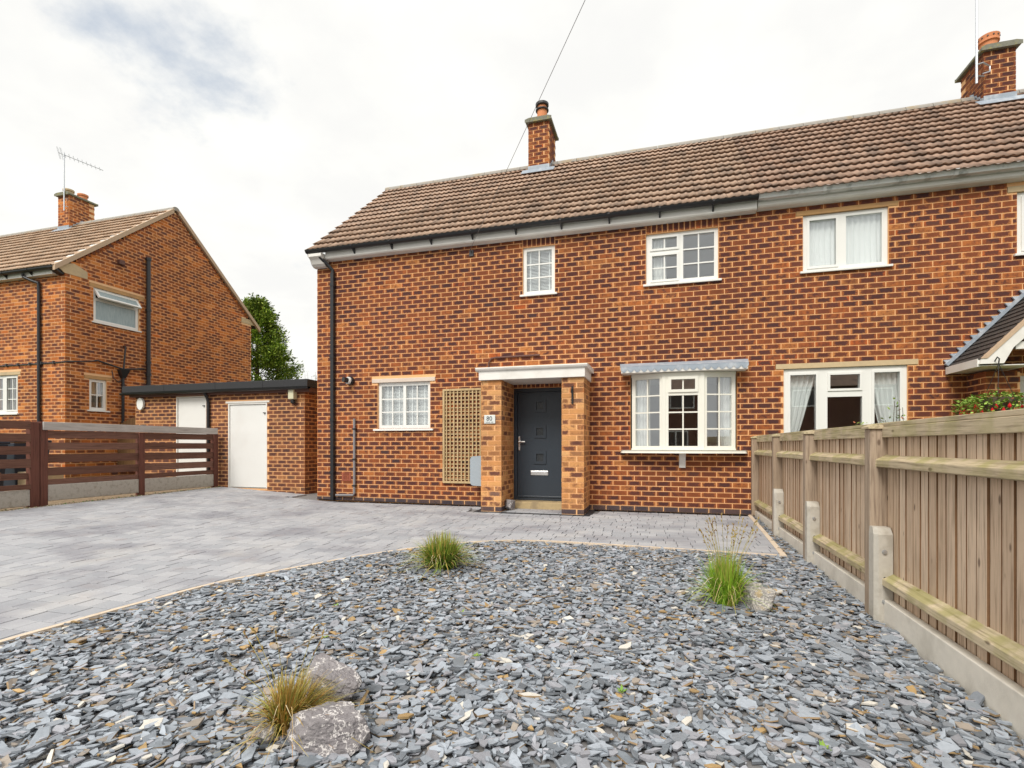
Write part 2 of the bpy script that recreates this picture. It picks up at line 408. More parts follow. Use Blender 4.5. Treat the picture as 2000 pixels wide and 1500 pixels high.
def glass_mat():
    m, nt, b = newmat('window_glass'); q = NT(nt); nt.nodes.remove(b)
    out = [n for n in nt.nodes if n.type == 'OUTPUT_MATERIAL'][0]
    lw = q.n('ShaderNodeLayerWeight'); lw.inputs['Blend'].default_value = .5
    refl = q.math('ADD', .15, q.math('MULTIPLY', q.math('POWER', lw.outputs['Facing'], 4.), .85), True)
    tr = q.n('ShaderNodeBsdfTransparent'); tr.inputs[0].default_value = (.97, .985, .98, 1)
    gl = q.n('ShaderNodeBsdfGlossy'); gl.inputs['Roughness'].default_value = .008; gl.inputs['Color'].default_value = (.95, .97, 1, 1)
    mx = q.n('ShaderNodeMixShader'); q.put(refl, mx.inputs[0])
    nt.links.new(tr.outputs[0], mx.inputs[1]); nt.links.new(gl.outputs[0], mx.inputs[2]); nt.links.new(mx.outputs[0], out.inputs[0])
    return m
M_GLASS = glass_mat()
def frosted():
    m, nt, b = newmat('obscure_glass'); q = NT(nt)
    c = q.mix(q.noise(26, 4, stretch=(1, 1, .22)), (.22, .30, .32), (.42, .50, .52))
    q.put(c, b.inputs['Base Color']); b.inputs['Roughness'].default_value = .22
    q.bump(q.noise(40, 3, stretch=(1, 1, .3)), b, .4, .01); return m
M_FROST = frosted()
M_DGLASS = plain('dark_patterned_glass', (.035, .04, .045), .12, .5, 40, .5)

def paving_mat():
    m, nt, b = newmat('paving_block'); q = NT(nt)
    col, r1, u, v, r2 = q.attr()
    c = q.ramp(r1, [(0, (.345, .355, .38)), (.5, (.385, .39, .415)), (1, (.43, .435, .455))])
    c = q.mix(q.math('MULTIPLY', q.rng(q.noise(.9, 5, stretch=(1, 1.6, 1)), .45, .70), .66), c, (.20, .195, .225))
    c = q.mix(q.math('MULTIPLY', q.rng(q.noise(2.6, 4), .55, .75), .35), c, (.30, .25, .245))
    c = q.mix(q.math('MULTIPLY', q.rng(q.noise(1.5, 3), .50, .75), .35), c, (.58, .56, .53))
    c = q.mix(1., c, q.mix(q.noise(150, 3), (.86,)*3, (1.14,)*3), 'MULTIPLY')
    q.put(c, b.inputs['Base Color']); b.inputs['Roughness'].default_value = .82; b.inputs['Specular IOR Level'].default_value = .35
    q.bump(q.noise(60, 5), b, .35, .006); return m
M_PAVE = paving_mat()
def colour_attr(name, rough=.6, bump=.3, scale=60, var=.25, spec=.4, trans=0.):
    m, nt, b = newmat(name); q = NT(nt)
    col = q.attr()[0]
    c = q.mix(1., col, q.mix(q.noise(scale, 4), (1-var,)*3, (1+var,)*3), 'MULTIPLY')
    q.put(c, b.inputs['Base Color']); b.inputs['Roughness'].default_value = rough; b.inputs['Specular IOR Level'].default_value = spec
    if bump: q.bump(q.noise(scale*2, 4), b, bump, .004)
    return m
M_SLATE = colour_attr('slate_chip', .5, .14, 55, .26, .5)
M_LEAF = colour_attr('leaf', .55, 0, 30, .25, .3)
M_BLADE = colour_attr('grass_blade', .6, 0, 40, .15, .3)
def rock_mat(name, a, bcol, vein, moss=None):
    m, nt, b = newmat(name); q = NT(nt)
    c = q.mix(q.noise(7, 6), a, bcol)
    vn = q.noise(6, 5, rough=.7); rid = q.math('ABSOLUTE', q.math('SUBTRACT', vn, .5))
    c = q.mix(q.math('MULTIPLY', q.rng(rid, .022, .004), .75), c, vein)
    c = q.mix(q.math('MULTIPLY', q.rng(q.noise(45, 5, rough=.7), .60, .70), .7), c, vein)
    if moss: c = q.mix(q.math('MULTIPLY', q.rng(q.noise(9, 3), .56, .66), .8), c, moss)
    q.put(c, b.inputs['Base Color']); b.inputs['Roughness'].default_value = .85; b.inputs['Specular IOR Level'].default_value = .3
    q.bump(q.math('ADD', q.noise(28, 6), q.noise(90, 4)), b, .7, .012); return m
M_ROCKG = rock_mat('grey_veined_rock', (.16, .145, .155), (.36, .34, .345), (.76, .73, .71))
M_ROCKB = rock_mat('buff_rock', (.20, .19, .19), (.40, .375, .345), (.66, .62, .56), (.46, .36, .20))

# ------------------------------------------------------------------ bricks
PITCH, COURSE, JOINT = .2375, .085, .0135
PROUD = .0045
class Brickwork:
    """bricks of one thing: the ones that show largest become objects of their own, the rest one joined part"""
    def __init__(s): s.items = []
    def wall(s, fr, u0, u1, z0, z1, openings=(), phase=0., left_own=None, right_own=None, keep=None, mat=None, host=None,
             plinth=0, zcut=None, lap=.5):
        # left_own / right_own: parity of the courses whose end brick turns the corner; None = plain end
        n = int(round((z1-z0)/COURSE))
        for j in range(n):
            za = z0 + j*COURSE + JOINT/2; zb = z0 + (j+1)*COURSE - JOINT/2
            off = phase + (PITCH*lap if j % 2 else 0)
            k0 = math.floor((u0-off)/PITCH) - 1; k1 = math.ceil((u1-off)/PITCH) + 1
            for k in range(k0, k1):
                e0, e1 = off+k*PITCH, off+(k+1)*PITCH
                if e1 <= u0+.02 or e0 >= u1-.02: continue
                a, b = e0+JOINT/2, e1-JOINT/2; dep = .03
                if keep and not keep((a+b)/2): continue
                if e0 < u0+.005:
                    if left_own is None: a = max(a, u0)
                    elif j % 2 == left_own: a = u0-PROUD; dep = .1025
                    else:
                        if e1 < u0+.16: continue
                        a = u0+.1125
                if e1 > u1-.005:
                    if right_own is None: b = min(b, u1)
                    elif j % 2 == right_own: b = u1+PROUD; dep = .1025
                    else:
                        if e0 > u1-.16: continue
                        b = u1-.1125
                if zcut:                                   # sloping top (gable)
                    lo, hi = zcut(zb)
                    a, b = max(a, lo), min(b, hi)
                segs = [(a, b)]
                for o in openings:
                    if o[2] < zb-.012 and o[3] > za+.012:
                        ns = []
                        for p, q in segs:
                            if o[1] <= p or o[0] >= q: ns.append((p, q)); continue
                            if o[0]-p > .035: ns.append((p, o[0]-.004))
                            if q-o[1] > .035: ns.append((o[1]+.004, q))
                        segs = ns
                for p, q in segs:
                    if q-p < .035: continue
                    full = abs((q-p)-(PITCH-JOINT)) < .001 and dep < .05
                    s.items.append((fr, p, q, za, zb, dep, M_PLINTH if j < plinth else mat, host, full))
    def soldiers(s, fr, u0, u1, z0, z1, mat, host):
        n = round((u1-u0)/COURSE); w = (u1-u0)/n
        for k in range(n): s.items.append((fr, u0+k*w+JOINT/2, u0+(k+1)*w-JOINT/2, z0+JOINT/2, z1-JOINT/2, .03, mat, host, False))
    @staticmethod
    def add(mb, P, L, H, dep, r1, r2, m, vert=False):
        # P maps local (x along, n out, z) to points; size L x H
        w = Brickwork
        j = [random.uniform(-.0015, .0015) for _ in range(4)]
        pts = [P(0+j[0], PROUD, 0), P(L+j[1], PROUD, 0), P(L+j[2], PROUD, H), P(0+j[3], PROUD, H)]
        bk = [P(0, -dep, 0), P(L, -dep, 0), P(L, -dep, H), P(0, -dep, H)]
        i = len(mb.v); mb.v += [tuple(q) for q in pts+bk]
        uv = ((r1, 0, 0, r2), (r1, 1, 0, r2), (r1, 1, 1, r2), (r1, 0, 1, r2))
        if vert: uv = ((r1, 0, 0, r2), (r1, 0, 1, r2), (r1, 1, 1, r2), (r1, 1, 0, r2))
        mb.f.append((i, i+1, i+2, i+3)); mb.m.append(m); mb.c.append(uv)
        e = (r1, .12, .3, r2)
        for f in ((i+4, i+5, i+1, i), (i+5, i+6, i+2, i+1), (i+6, i+7, i+3, i+2), (i+7, i+4, i, i+3)):
            mb.f.append(f); mb.m.append(m); mb.c.append(e)
    def build(s, parent_default, limit=300):
        sc = []
        for k, (fr, p, q, za, zb, dep, mat, host, full) in enumerate(s.items):
            c = fr.p((p+q)/2, 0, (za+zb)/2); sc.append((seen_size(c, fr.n, (q-p)*(zb-za)), k))
        sc.sort(reverse=True)
        single = {k for v, k in sc[:limit] if v > 0}
        rest = {}; lib = {}
        for k, (fr, p, q, za, zb, dep, mat, host, full) in enumerate(s.items):
            host = host or parent_default
            r1, r2 = random.random(), random.random()
            if k in single:
                key = (mat.name, random.randrange(26)) if full else None
                L, H = q-p, zb-za
                me = lib.get(key) if key else None
                if me is None:
                    mb = MB(); Brickwork.add(mb, lambda x, n, z: (x-L/2, -n, z-H/2), L, H, dep, r1, r2, 0, H > L)
                    me = mb.mesh('brick', [mat])
                    if key: lib[key] = me
                o = bpy.data.objects.new('brick', me); link(o, host)
                o.location = fr.p((p+q)/2, 0, (za+zb)/2); o.rotation_euler = (0, 0, fr.ang)
            else:
                mb, mats = rest.setdefault(host, (MB(), []))
                if mat not in mats: mats.append(mat)
                Brickwork.add(mb, lambda x, n, z: fr.p(p+x, n, za+z), q-p, zb-za, dep, r1, r2, mats.index(mat), (zb-za) > (q-p))
        for host, (mb, mats) in rest.items():
            mb.build('brickwork', mats, host, kind='stuff')

# ------------------------------------------------------------------ windows
def window(parent, fr, u0, u1, z0, z1, lights, frame_m=None, set_back=.035, depth=.07, sill=True, sill_ext=.045, glass=None, bar=.011, sill_out=.05):
    """lights: (glass u0,u1,z0,z1, columns, rows, sash)"""
    fm = frame_m or M_WHITE
    n1 = -set_back; n0 = n1-depth
    mb = MB(); mb.plate(fr, u0+.002, u1-.002, z0+.002, z1-.002, [l[:4] for l in lights], n0, n1)
    w = mb.build('window', fm, parent, bevel=.006)
    for (a, b, c, d, nx, nz, sash) in lights:
        if sash:
            t = .034; sb = MB()
            sb.plate(fr, a-t, b+t, c-t, d+t, [(a, b, c, d)], n1-.01, n1+.016); sb.build('sash', fm, w, bevel=.005)
        g = MB(); g.fbox(fr, a, b, n1-.044, n1-.022, c, d); g.build('pane', glass or M_GLASS, w)
        for k in range(1, nx):
            x = a+(b-a)*k/nx; g = MB(); g.fbox(fr, x-bar, x+bar, n1-.0215, n1-.008, c, d); g.build('glazing_bar', fm, w)
        for k in range(1, nz):
            z = c+(d-c)*k/nz; g = MB(); g.fbox(fr, a, b, n1-.0225, n1-.010, z-bar, z+bar); g.build('glazing_bar', fm, w)
    if sill:
        sl = MB(); e = sill_ext
        sl.hexa([fr.p(u0-e, sill_out, z0-.035), fr.p(u1+e, sill_out, z0-.035), fr.p(u1+e, n1, z0-.028), fr.p(u0-e, n1, z0-.028),
                 fr.p(u0-e, sill_out, z0-.002), fr.p(u1+e, sill_out, z0-.002), fr.p(u1+e, n1-.002, z0+.006), fr.p(u0-e, n1-.002, z0+.006)])
        sl.build('sill', fm, w, bevel=.004)
    return w
def blind(label, x0, x1, z0, z1, y, room_tapes, group=None):
    t = thing('venetian_blind', label, 'blind', ((x0+x1)/2, y, z0), group)
    hb = MB(); hb.box(x0, x1, y-.025, y+.025, z1-.04, z1); hb.build('headrail', M_SLAT, t)
    n = int((z1-.05-z0)/.026); me = None
    for k in range(n):
        z = z0+.013+k*.026
        if me is None:
            mb = MB(); L = (x1-x0)/2; a = math.radians(48); cy, cz = .0125*math.cos(a), .0125*math.sin(a)
            mb.hexa([(-L, -cy, -cz), (L, -cy, -cz), (L, cy, cz), (-L, cy, cz), (-L, -cy, -cz+.0012), (L, -cy, -cz+.0012), (L, cy, cz+.0012), (-L, cy, cz+.0012)])
            me = mb.mesh('slat', [M_SLAT])
        o = bpy.data.objects.new('slat', me); link(o, t); o.location = ((x0+x1)/2, y, z)
    for f in room_tapes:
        x = x0+(x1-x0)*f; tp = MB(); tp.box(x-.012, x+.012, y-.020, y-.0185, z0, z1-.03); tp.build('ladder_tape', M_SLAT, t)
    return t
def curtain(name, label, pts, z0, z1, folds, mat, amp=.03, group=None, taper=None, cat='curtain'):
    """pts: (x0, x1, y); taper(t) -> (x0, x1) at height fraction t"""
    x0, x1, y = pts; mb = MB(); nx = folds*8; nz = 14
    idx = []
    for s in (0, 1):
        for k in range(nz+1):
            t = k/nz; a, b = (taper(t) if taper else (x0, x1))
            for i in range(nx+1):
                f = i/nx
                mb.v.append((a+(b-a)*f + .006*math.sin(9*f+3*t), y + s*.004 + amp*math.sin(f*folds*2*math.pi + .6*math.sin(2.5*t)) + .4*amp*math.sin(f*folds*4.7+1.3), z0+(z1-z0)*t))
    W = nx+1; S = (nz+1)*W
    for k in range(nz):
        for i in range(nx):
            a = k*W+i
            mb.f += [(a, a+1, a+W+1, a+W), (S+a, S+a+W, S+a+W+1, S+a+1)]; mb.m += [0, 0]; mb.c += [(.5,)*4]*2
    o = mb.build(name, mat, None, smooth=True); return tag(o, label, cat, group)

# ------------------------------------------------------------------ setting: ground sheets
def sheet(name, xs, ys, dz, m):
    mb = MB()
    for i in range(len(xs)-1):
        for j in range(len(ys)-1):
            q = [(xs[i], ys[j]), (xs[i+1], ys[j]), (xs[i+1], ys[j+1]), (xs[i], ys[j+1])]
            mb.face([(x, y, ground(x, y)+dz) for x, y in q])
    o = mb.build(name, m); o['kind'] = 'structure'; return o
sheet('ground', [-300, -15.2, -6.2, 300], [-300, -4, 9, 300], -.09, M_LAWN)
sheet('road', [-120, -15.2, -6.2, 120], [-9.5, -4, -3.2], -.07, M_TAR)
sheet('footpath', [-120, -15.2, -6.2, 120], [-3.2, .55], -.05, M_TAR)

EDGE_CTRL = [(-4.02, .60), (-3.93, 1.40), (-3.895, 2.17), (-3.845, 2.60), (-3.80, 2.95), (-3.69, 3.54), (-3.52, 3.93), (-3.23, 4.49), (-3.06, 4.79),
             (-2.86, 5.08), (-2.60, 5.40), (-2.28, 5.70), (-1.98, 5.90), (-1.70, 6.02), (-1.24, 6.09), (-.51, 6.07), (.38, 6.02), (1.25, 5.98)]
def catmull(P, n=4):
    out = []
    for i in range(len(P)-1):
        p0, p1, p2, p3 = P[max(i-1, 0)], P[i], P[i+1], P[min(i+2, len(P)-1)]
        for k in range(n):
            t = k/n
            out.append(tuple(.5*(2*b+(c-a)*t+(2*a-5*b+4*c-d)*t*t+(3*b-a-3*c+d)*t**3) for a, b, c, d in zip(p0, p1, p2, p3)))
    return out+[P[-1]]
EDGE = catmull(EDGE_CTRL) + [(1.31, 7.4), (1.37, 8.93)]
EA = np.array(EDGE)
def edge_dist(px, py):
    """signed distance to the drive's edge, positive on the drive; arrays allowed"""
    px = np.asarray(px, float)[..., None]; py = np.asarray(py, float)[..., None]
    a, b = EA[:-1], EA[1:]; d = b-a; L = np.hypot(d[:, 0], d[:, 1])
    t = np.clip(((px-a[:, 0])*d[:, 0]+(py-a[:, 1])*d[:, 1])/L**2, 0, 1)
    qx, qy = px-(a[:, 0]+t*d[:, 0]), py-(a[:, 1]+t*d[:, 1])
    dist = np.hypot(qx, qy); side = (-d[:, 1]*(px-a[:, 0])+d[:, 0]*(py-a[:, 1]))/L
    k = np.argmin(dist-1e-6*np.abs(side), -1)
    return np.take_along_axis(dist, k[..., None], -1)[..., 0]*np.sign(np.take_along_axis(side, k[..., None], -1)[..., 0])

# driveway: blocks in courses, clipped against its edge
drive = MB()
for xa, xb in ((-9.56, -6.2), (-6.2, 1.45)):
    for ya, yb in ((.55, 9.02),):
        drive.face([(x, y, ground(x, y)-.028) for x, y in ((xa, ya), (xb, ya), (xb, yb), (xa, yb))])
drive.face([(x, y, ground(x, y)-.028) for x, y in ((-9.56, 9.02), (-6.69, 9.02), (-6.69, 14), (-9.56, 14))])
driveway = drive.build('driveway', M_JOINT); driveway['kind'] = 'structure'
def clip(poly, a, d, off):
    n = Vector((-d[1], d[0])).normalized(); out = []
    for i in range(len(poly)):
        p, q = Vector(poly[i]), Vector(poly[(i+1) % len(poly)])
        sp_, sq = (p-Vector(a)).dot(n)-off, (q-Vector(a)).dot(n)-off
        if sp_ >= 0: out.append(tuple(p))
        if (sp_ >= 0) != (sq >= 0): out.append(tuple(p+(q-p)*(sp_/(sp_-sq))))
    return out
PORCH = (-3.02, -1.09, 8.16)
blocks = []
row = 0; y = .6
while y < 13.5:
    h = .158; x = -9.55 - random.random()*.2
    while x < 1.4:
        w = random.choice((.12, .16, .16, .20, .24, .24)); x0, x1 = max(x, -9.55), x+w
        x += w
        if x1-x0 < .04: continue
        if y+h > 8.965:
            if x0 > -7.40: continue
            if y > 9.5 and x0 < -7.35: continue
            if y+h > 9.58 and x0 < -7.4: continue
        if y+h > PORCH[2] and PORCH[0] < x1 and x0 < PORCH[1]: 
            if y+h > PORCH[2]+.12: continue
        blocks.append((x0, x1, y, y+h, w))
    y += h; row += 1
bc = np.array([((b[0]+b[1])/2, (b[2]+b[3])/2) for b in blocks]); bd = edge_dist(bc[:, 0], bc[:, 1])
polys = []
for b, d in zip(blocks, bd):
    g = .0040; poly = [(b[0]+g, b[2]+g), (b[1]-g, b[2]+g), (b[1]-g, b[3]-g), (b[0]+g, b[3]-g)]
    if d < -.2: continue
    whole = True
    if d < .25:
        c = Vector(((b[0]+b[1])/2, (b[2]+b[3])/2))
        for i in range(len(EDGE)-1):
            a_, b_ = Vector(EDGE[i]), Vector(EDGE[i+1]); dd = b_-a_
            t = max(0, min(1, (c-a_).dot(dd)/dd.length_squared))
            if (c-(a_+dd*t)).length < .2 and poly: poly = clip(poly, EDGE[i], dd, .034)
        whole = len(poly) == 4 and d > .16
    if len(poly) < 3: continue
    ar = abs(sum(poly[i][0]*poly[(i+1) % len(poly)][1]-poly[(i+1) % len(poly)][0]*poly[i][1] for i in range(len(poly))))/2
    if ar < .0008: continue
    cx, cy = sum(p[0] for p in poly)/len(poly), sum(p[1] for p in poly)/len(poly)
    polys.append((seen_size((cx, cy, 0), (0, 0, 1), ar), poly, (cx, cy), whole, b[4]))
def block_geo(mb, poly, cx, cy, zf, col):
    n = len(poly); k = []
    for s_, dz in ((1, -.03), (1, -.003), (.965, 0)):
        for p in poly: k.append((cx+(p[0]-cx)*s_, cy+(p[1]-cy)*s_, dz))
    i = len(mb.v); mb.v += [(a, b, zf(a, b)+c) for a, b, c in k]
    mb.f.append(tuple(range(i+2*n, i+3*n))); mb.m.append(0); mb.c.append(col)
    for r in (0, n):
        for q in range(n):
            mb.f.append((i+r+q, i+r+(q+1) % n, i+r+n+(q+1) % n, i+r+n+q)); mb.m.append(0); mb.c.append(col)
polys.sort(key=lambda t: -t[0]); rest = MB(); lib = {}; nb = 0
for sz, poly, (cx, cy), whole, w in polys:
    r = random.random(); dz = random.uniform(-.0025, .0025)
    if nb < 300 and whole and cx > -6.1:
        key = (w, random.randrange(9))
        if key not in lib:
            mb = MB(); block_geo(mb, [(p[0]-cx, p[1]-cy) for p in poly], 0, 0, lambda a, b: 0, (r, .5, .5, r)); lib[key] = mb.mesh('paving_block', [M_PAVE])
        o = bpy.data.objects.new('paving_block', lib[key]); link(o, driveway); o.location = (cx, cy, ground(cx, cy)+dz); o.rotation_euler = (math.atan(.014), 0, 0); nb += 1
    else: block_geo(rest, poly, cx, cy, lambda a, b: ground(a, b)+dz, (r, .5, .5, r))
rest.build('paving', M_PAVE, driveway, kind='stuff')
# kerb edging round the slate bed
kb = MB(); L = EDGE
def offs(i, o):
    a, b = Vector(L[max(i-1, 0)]), Vector(L[min(i+1, len(L)-1)]); d = (b-a).normalized(); n = Vector((-d.y, d.x))
    return (L[i][0]+n.x*o, L[i][1]+n.y*o)
prev = None
for i in range(len(L)):
    p, q = offs(i, .032), offs(i, -.020)
    if 0 < i < len(L)-1 and abs(L[i][0]-1.25) < .001: p, q = (1.215, 6.015), (1.27, 5.96)
    cur = [(p[0], p[1], ground(*p)+.002), (q[0], q[1], ground(*q)+.004), (q[0], q[1], ground(*q)-.08), (p[0], p[1], ground(*p)-.08)]
    if prev:
        for k in range(4): kb.face([prev[k], cur[k], cur[(k+1) % 4], prev[(k+1) % 4]])
    prev = cur
kerb = kb.build('kerb_edging', M_KERB); kerb['kind'] = 'structure'
# soil strip under the brown fence
ss = MB(); ss.face([(x, y, ground(x, y)-.022) for x, y in ((-12.3, .6), (-9.56, .6), (-9.56, 9.58), (-12.3, 9.58))])
strip = ss.build('soil_strip', M_SOIL); strip['kind'] = 'structure'
pb = MB()
for k in range(900):
    x, y = -9.57-abs(random.gauss(0, .09)), random.uniform(4.5, 9.5); r = random.uniform(.008, .024); z = ground(x, y)-.02
    c = random.choice(((.42, .33, .22), (.30, .22, .14), (.5, .44, .34), (.14, .11, .07), (.10, .16, .03)))
    t = [(x+r*math.cos(a)*random.uniform(.7, 1.2), y+r*math.sin(a)*random.uniform(.7, 1.2), z) for a in (0, 1.26, 2.5, 3.77, 5.0)]
    top = (x, y, z+r*.9)
    for i in range(5): pb.face([t[i], t[(i+1) % 5], top], 0, (*c, 1))
po = pb.build('stones', M_SLATE, strip, kind='stuff')
# porch floor, drain channel
pf = MB()
pf.box(-2.93, -1.18, 8.24, 8.98, -.05, -.003); porch_floor = pf.build('porch_floor', M_JOINT); porch_floor['kind'] = 'structure'
yy = 8.25
while yy < 8.7:
    xx = -2.54+random.random()*.1
    while xx < -1.53:
        w = random.choice((.16, .20, .24)); xb = min(xx+w, -1.52)
        if xb-xx > .05:
            mb = MB(); block_geo(mb, [(xx+.003, yy+.003), (xb-.003, yy+.003), (xb-.003, yy+.155), (xx+.003, yy+.155)], (xx+xb)/2, yy+.08, lambda a, b: .004, (random.random(), .5, .5, .5))
            mb.build('paving_block', M_PAVE, porch_floor)
        xx = xb if xb < -1.53 else 9
    yy += .158
dc = MB()
for x0, x1, y0, y1 in ((-6.69, -3.0, 8.93, 8.992), (-1.11, 1.36, 8.93, 8.992), (-3.03, -1.08, 8.155, 8.235), (-3.03, -2.935, 8.235, 8.93), (-1.175, -1.08, 8.235, 8.93)):
    dc.face([(x, y, ground(x, y)+.006) for x, y in ((x0, y0), (x1, y0), (x1, y1), (x0, y1))])
d_ = dc.build('drain_channel', M_DRAIN); d_['kind'] = 'structure'

# slate bed: ground sheet, 300 nearest chips as objects, the rest joined
FENCE_X = 1.435
bed = MB()
gx = np.linspace(-4.1, 1.6, 20); gy = np.linspace(.55, 9.0, 24)
bed.face([(x, y, ground(x, y)-.035) for x, y in ((-4.1, .55), (1.6, .55), (1.6, 9.0), (-4.1, 9.0))])
slate_bed = bed.build('slate_bed', M_SLATEB); slate_bed['kind'] = 'structure'
def chip_colour(rng):
    q = rng.random()
    if q < .018: c = np.array((.66, .63, .57))
    elif q < .036: c = np.array((.46, .31, .14))*rng.uniform(.7, 1.15)
    elif q < .085: c = np.array((.38, .33, .28))*rng.uniform(.7, 1.1)
    elif q < .26: c = np.array((.20, .225, .255))*rng.uniform(.6, 1.1)
    else: c = np.array((.335, .372, .42))*rng.uniform(.72, 1.22)
    if q >= .30 and rng.random() < .22: c = c*np.array((1.06, .98, .96))
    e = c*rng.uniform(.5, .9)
    if rng.random() < .13: e = np.array((.40, .28, .16))*rng.uniform(.6, 1.1)
    return c, e
def chip_shape(rng, size):
    n = int(rng.integers(4, 7))
    a = np.linspace(0, 2*np.pi, n, endpoint=False)+rng.uniform(-.42, .42, n)*5/n
    r = rng.uniform(.60, 1.35, n); asp = rng.uniform(.30, .80)
    x, y = size*.5*r*np.cos(a), size*.5*asp*r*np.sin(a)
    th = rng.uniform(.0025, .008)*(1 if size < .06 else 1.3)
    top = np.stack([x*.975, y*.975, np.full(n, th)+rng.uniform(-.0016, .0016, n)], 1); bot = np.stack([x, y, np.zeros(n)], 1)
    return top, bot
def chip_rot(rng):
    s = .45 if rng.random() < .09 else .12
    R = Matrix.Rotation(rng.normal(0, s), 3, 'X') @ Matrix.Rotation(rng.normal(0, s), 3, 'Y') @ Matrix.Rotation(rng.uniform(0, 6.283), 3, 'Z')
    return R
N = 47000
sx = RNG.uniform(-4.1, FENCE_X-.01, N*2); sy = .6 + (8.98-.6)*RNG.random(N*2)
dd_ = edge_dist(sx, sy)
ok = (dd_ < -.030) & ((sy < 5.99) | (sx > 1.2))
sx, sy = sx[ok][:N], sy[ok][:N]
V = []; FV = []; FL = []; COLS = []; base = 0
size_seen = np.array([seen_size((a, b, ground(a, b)), (0, 0, 1), 1) for a, b in zip(sx, sy)])
layer = RNG.uniform(0, 1, len(sx))**.7
order = np.argsort(-(size_seen*(layer > .72)))
single = set(order[:300].tolist())
chip_lib = []
for k in range(60):
    top, bot = chip_shape(RNG, np.clip(RNG.lognormal(-2.85, .33), .03, .11)); c, e = chip_colour(RNG); n = len(top); mb = MB()
    mb.v = [tuple(p) for p in top]+[tuple(p) for p in bot]
    mb.f = [tuple(range(n))]; mb.m = [0]; mb.c = [(*c, 1)]
    for i in range(n): mb.f.append((i, n+i, n+(i+1) % n, (i+1) % n)); mb.m.append(0); mb.c.append((*e, 1))
    chip_lib.append(mb.mesh('slate_chip', [M_SLATE]))
for k in range(len(sx)):
    x, y = sx[k], sy[k]
    z = ground(x, y)-.036+.040*layer[k]
    R = chip_rot(RNG)
    if k in single:
        o = bpy.data.objects.new('slate_chip', chip_lib[int(RNG.integers(60))]); link(o, slate_bed)
        o.location = (x, y, z); o.rotation_euler = R.to_euler(); continue
    sz = float(np.clip(RNG.lognormal(-2.92, .38), .022, .125))
    if x > 1.15 and y > 6: sz *= .8
    top, bot = chip_shape(RNG, sz); c, e = chip_colour(RNG); n = len(top)
    P = np.concatenate([top, bot]) @ np.array(R).T + (x, y, z)
    V.append(P); FV.append(np.arange(base, base+n)); FL.append(n); COLS.append(np.tile((*c, 1), (n, 1)))
    q = np.arange(n); q1 = (q+1) % n
    FV.append(np.stack([base+q, base+n+q, base+n+q1, base+q1], 1).ravel()); FL += [4]*n; COLS.append(np.tile((*e, 1), (4*n, 1)))
    base += 2*n
def np_mesh(name, V, FV, FL, COLS, m):
    V = np.concatenate(V).astype(np.float32); FV = np.concatenate(FV).astype(np.int32); FL = np.array(FL, np.int32)
    me = bpy.data.meshes.new(name); me.vertices.add(len(V)); me.vertices.foreach_set('co', V.ravel())
    me.loops.add(len(FV)); me.loops.foreach_set('vertex_index', FV); me.polygons.add(len(FL))
    st = np.zeros(len(FL), np.int32); st[1:] = np.cumsum(FL)[:-1]
    me.polygons.foreach_set('loop_start', st); me.polygons.foreach_set('loop_total', FL)
    me.materials.append(m); at = me.color_attributes.new('Col', 'FLOAT_COLOR', 'CORNER')
    at.data.foreach_set('color', np.concatenate(COLS).astype(np.float32).ravel()); me.update(calc_edges=True); me.validate(); me.shade_flat(); return me
o = bpy.data.objects.new('slate_chippings', np_mesh('slate_chippings', V, FV, FL, COLS, M_SLATE)); link(o, slate_bed); o['kind'] = 'stuff'

# ------------------------------------------------------------------ roof tiles
TW = .23
def roof_tiles(host, x0, x1, y_e, z_e, y_r, z_r, rows, mat, limit=300, start=0., bottom_lip=True):
    """front slope, eaves at y_e,z_e rising to y_r,z_r; double-roll interlocking tiles"""
    sl = Vector((0, y_r-y_e, z_r-z_e)); Ls = sl.length; sl.normalize(); nr = Vector((0, -sl.z, sl.y))
    gauge = Ls/rows; prof = []
    for k in range(13):
        t = k/12; ph = (t*2) % 1.0
        h = .017*max(0, math.sin(math.pi*min(1, max(0, (ph-.42)/.58))))**.8
        prof.append((t*TW, h))
    def geo(mb, P, w, col):
        th = .040; lift = .046
        pr = [p for p in prof if p[0] <= w+1e-6]; n = len(pr)
        i = len(mb.v)
        for s_, d, hh in ((.05, lift-th-.010, 0), (-.012, lift, 1), (gauge+.05, .002, 1)):
            for a, b in pr: mb.v.append(P(a, s_, d+(b if hh else b*.8)))
        for r in (0, 1):
            for q in range(n-1):
                a = i+r*n+q
                mb.f.append((a, a+1, a+n+1, a+n)); mb.m.append(0); mb.c.append(col)
        return i, n
    items = []
    for j in range(rows):
        x = x0+start
        while x < x1-.02:
            w = min(TW, x1-x); c = Vector((x+w/2, y_e, z_e))+sl*(gauge*(j+.5))
            items.append((seen_size(c, nr, w*gauge) if c.x > -30 else 0, x, j, w)); x += TW
    items.sort(reverse=True)
    rest = MB(); lib = {}; cnt = 0; ang = math.atan2(sl.z, sl.y)
    for sz, x, j, w in items:
        r = random.random(); o_ = Vector((x, y_e, z_e))+sl*(gauge*j); dz = random.uniform(-.003, .003)
        if sz > 0 and cnt < limit and w > TW-.001:
            v = random.randrange(14)
            if v not in lib:
                mb = MB(); geo(mb, lambda a, b, d: (a, b, d), w, (r, .5, .5, .5)); lib[v] = mb.mesh('tile', [mat], True)
                lib[v].shade_smooth() if hasattr(lib[v], 'shade_smooth') else None
            o = bpy.data.objects.new('tile', lib[v]); link(o, host); o.location = o_+nr*dz; o.rotation_euler = (ang, 0, 0); cnt += 1
        else:
            geo(rest, lambda a, b, d: tuple(o_+Vector((a, 0, 0))+sl*b+nr*(d+dz)), w, (r, .5, .5, .5))
    if rest.f: rest.build('tiles', mat, host, kind='stuff')
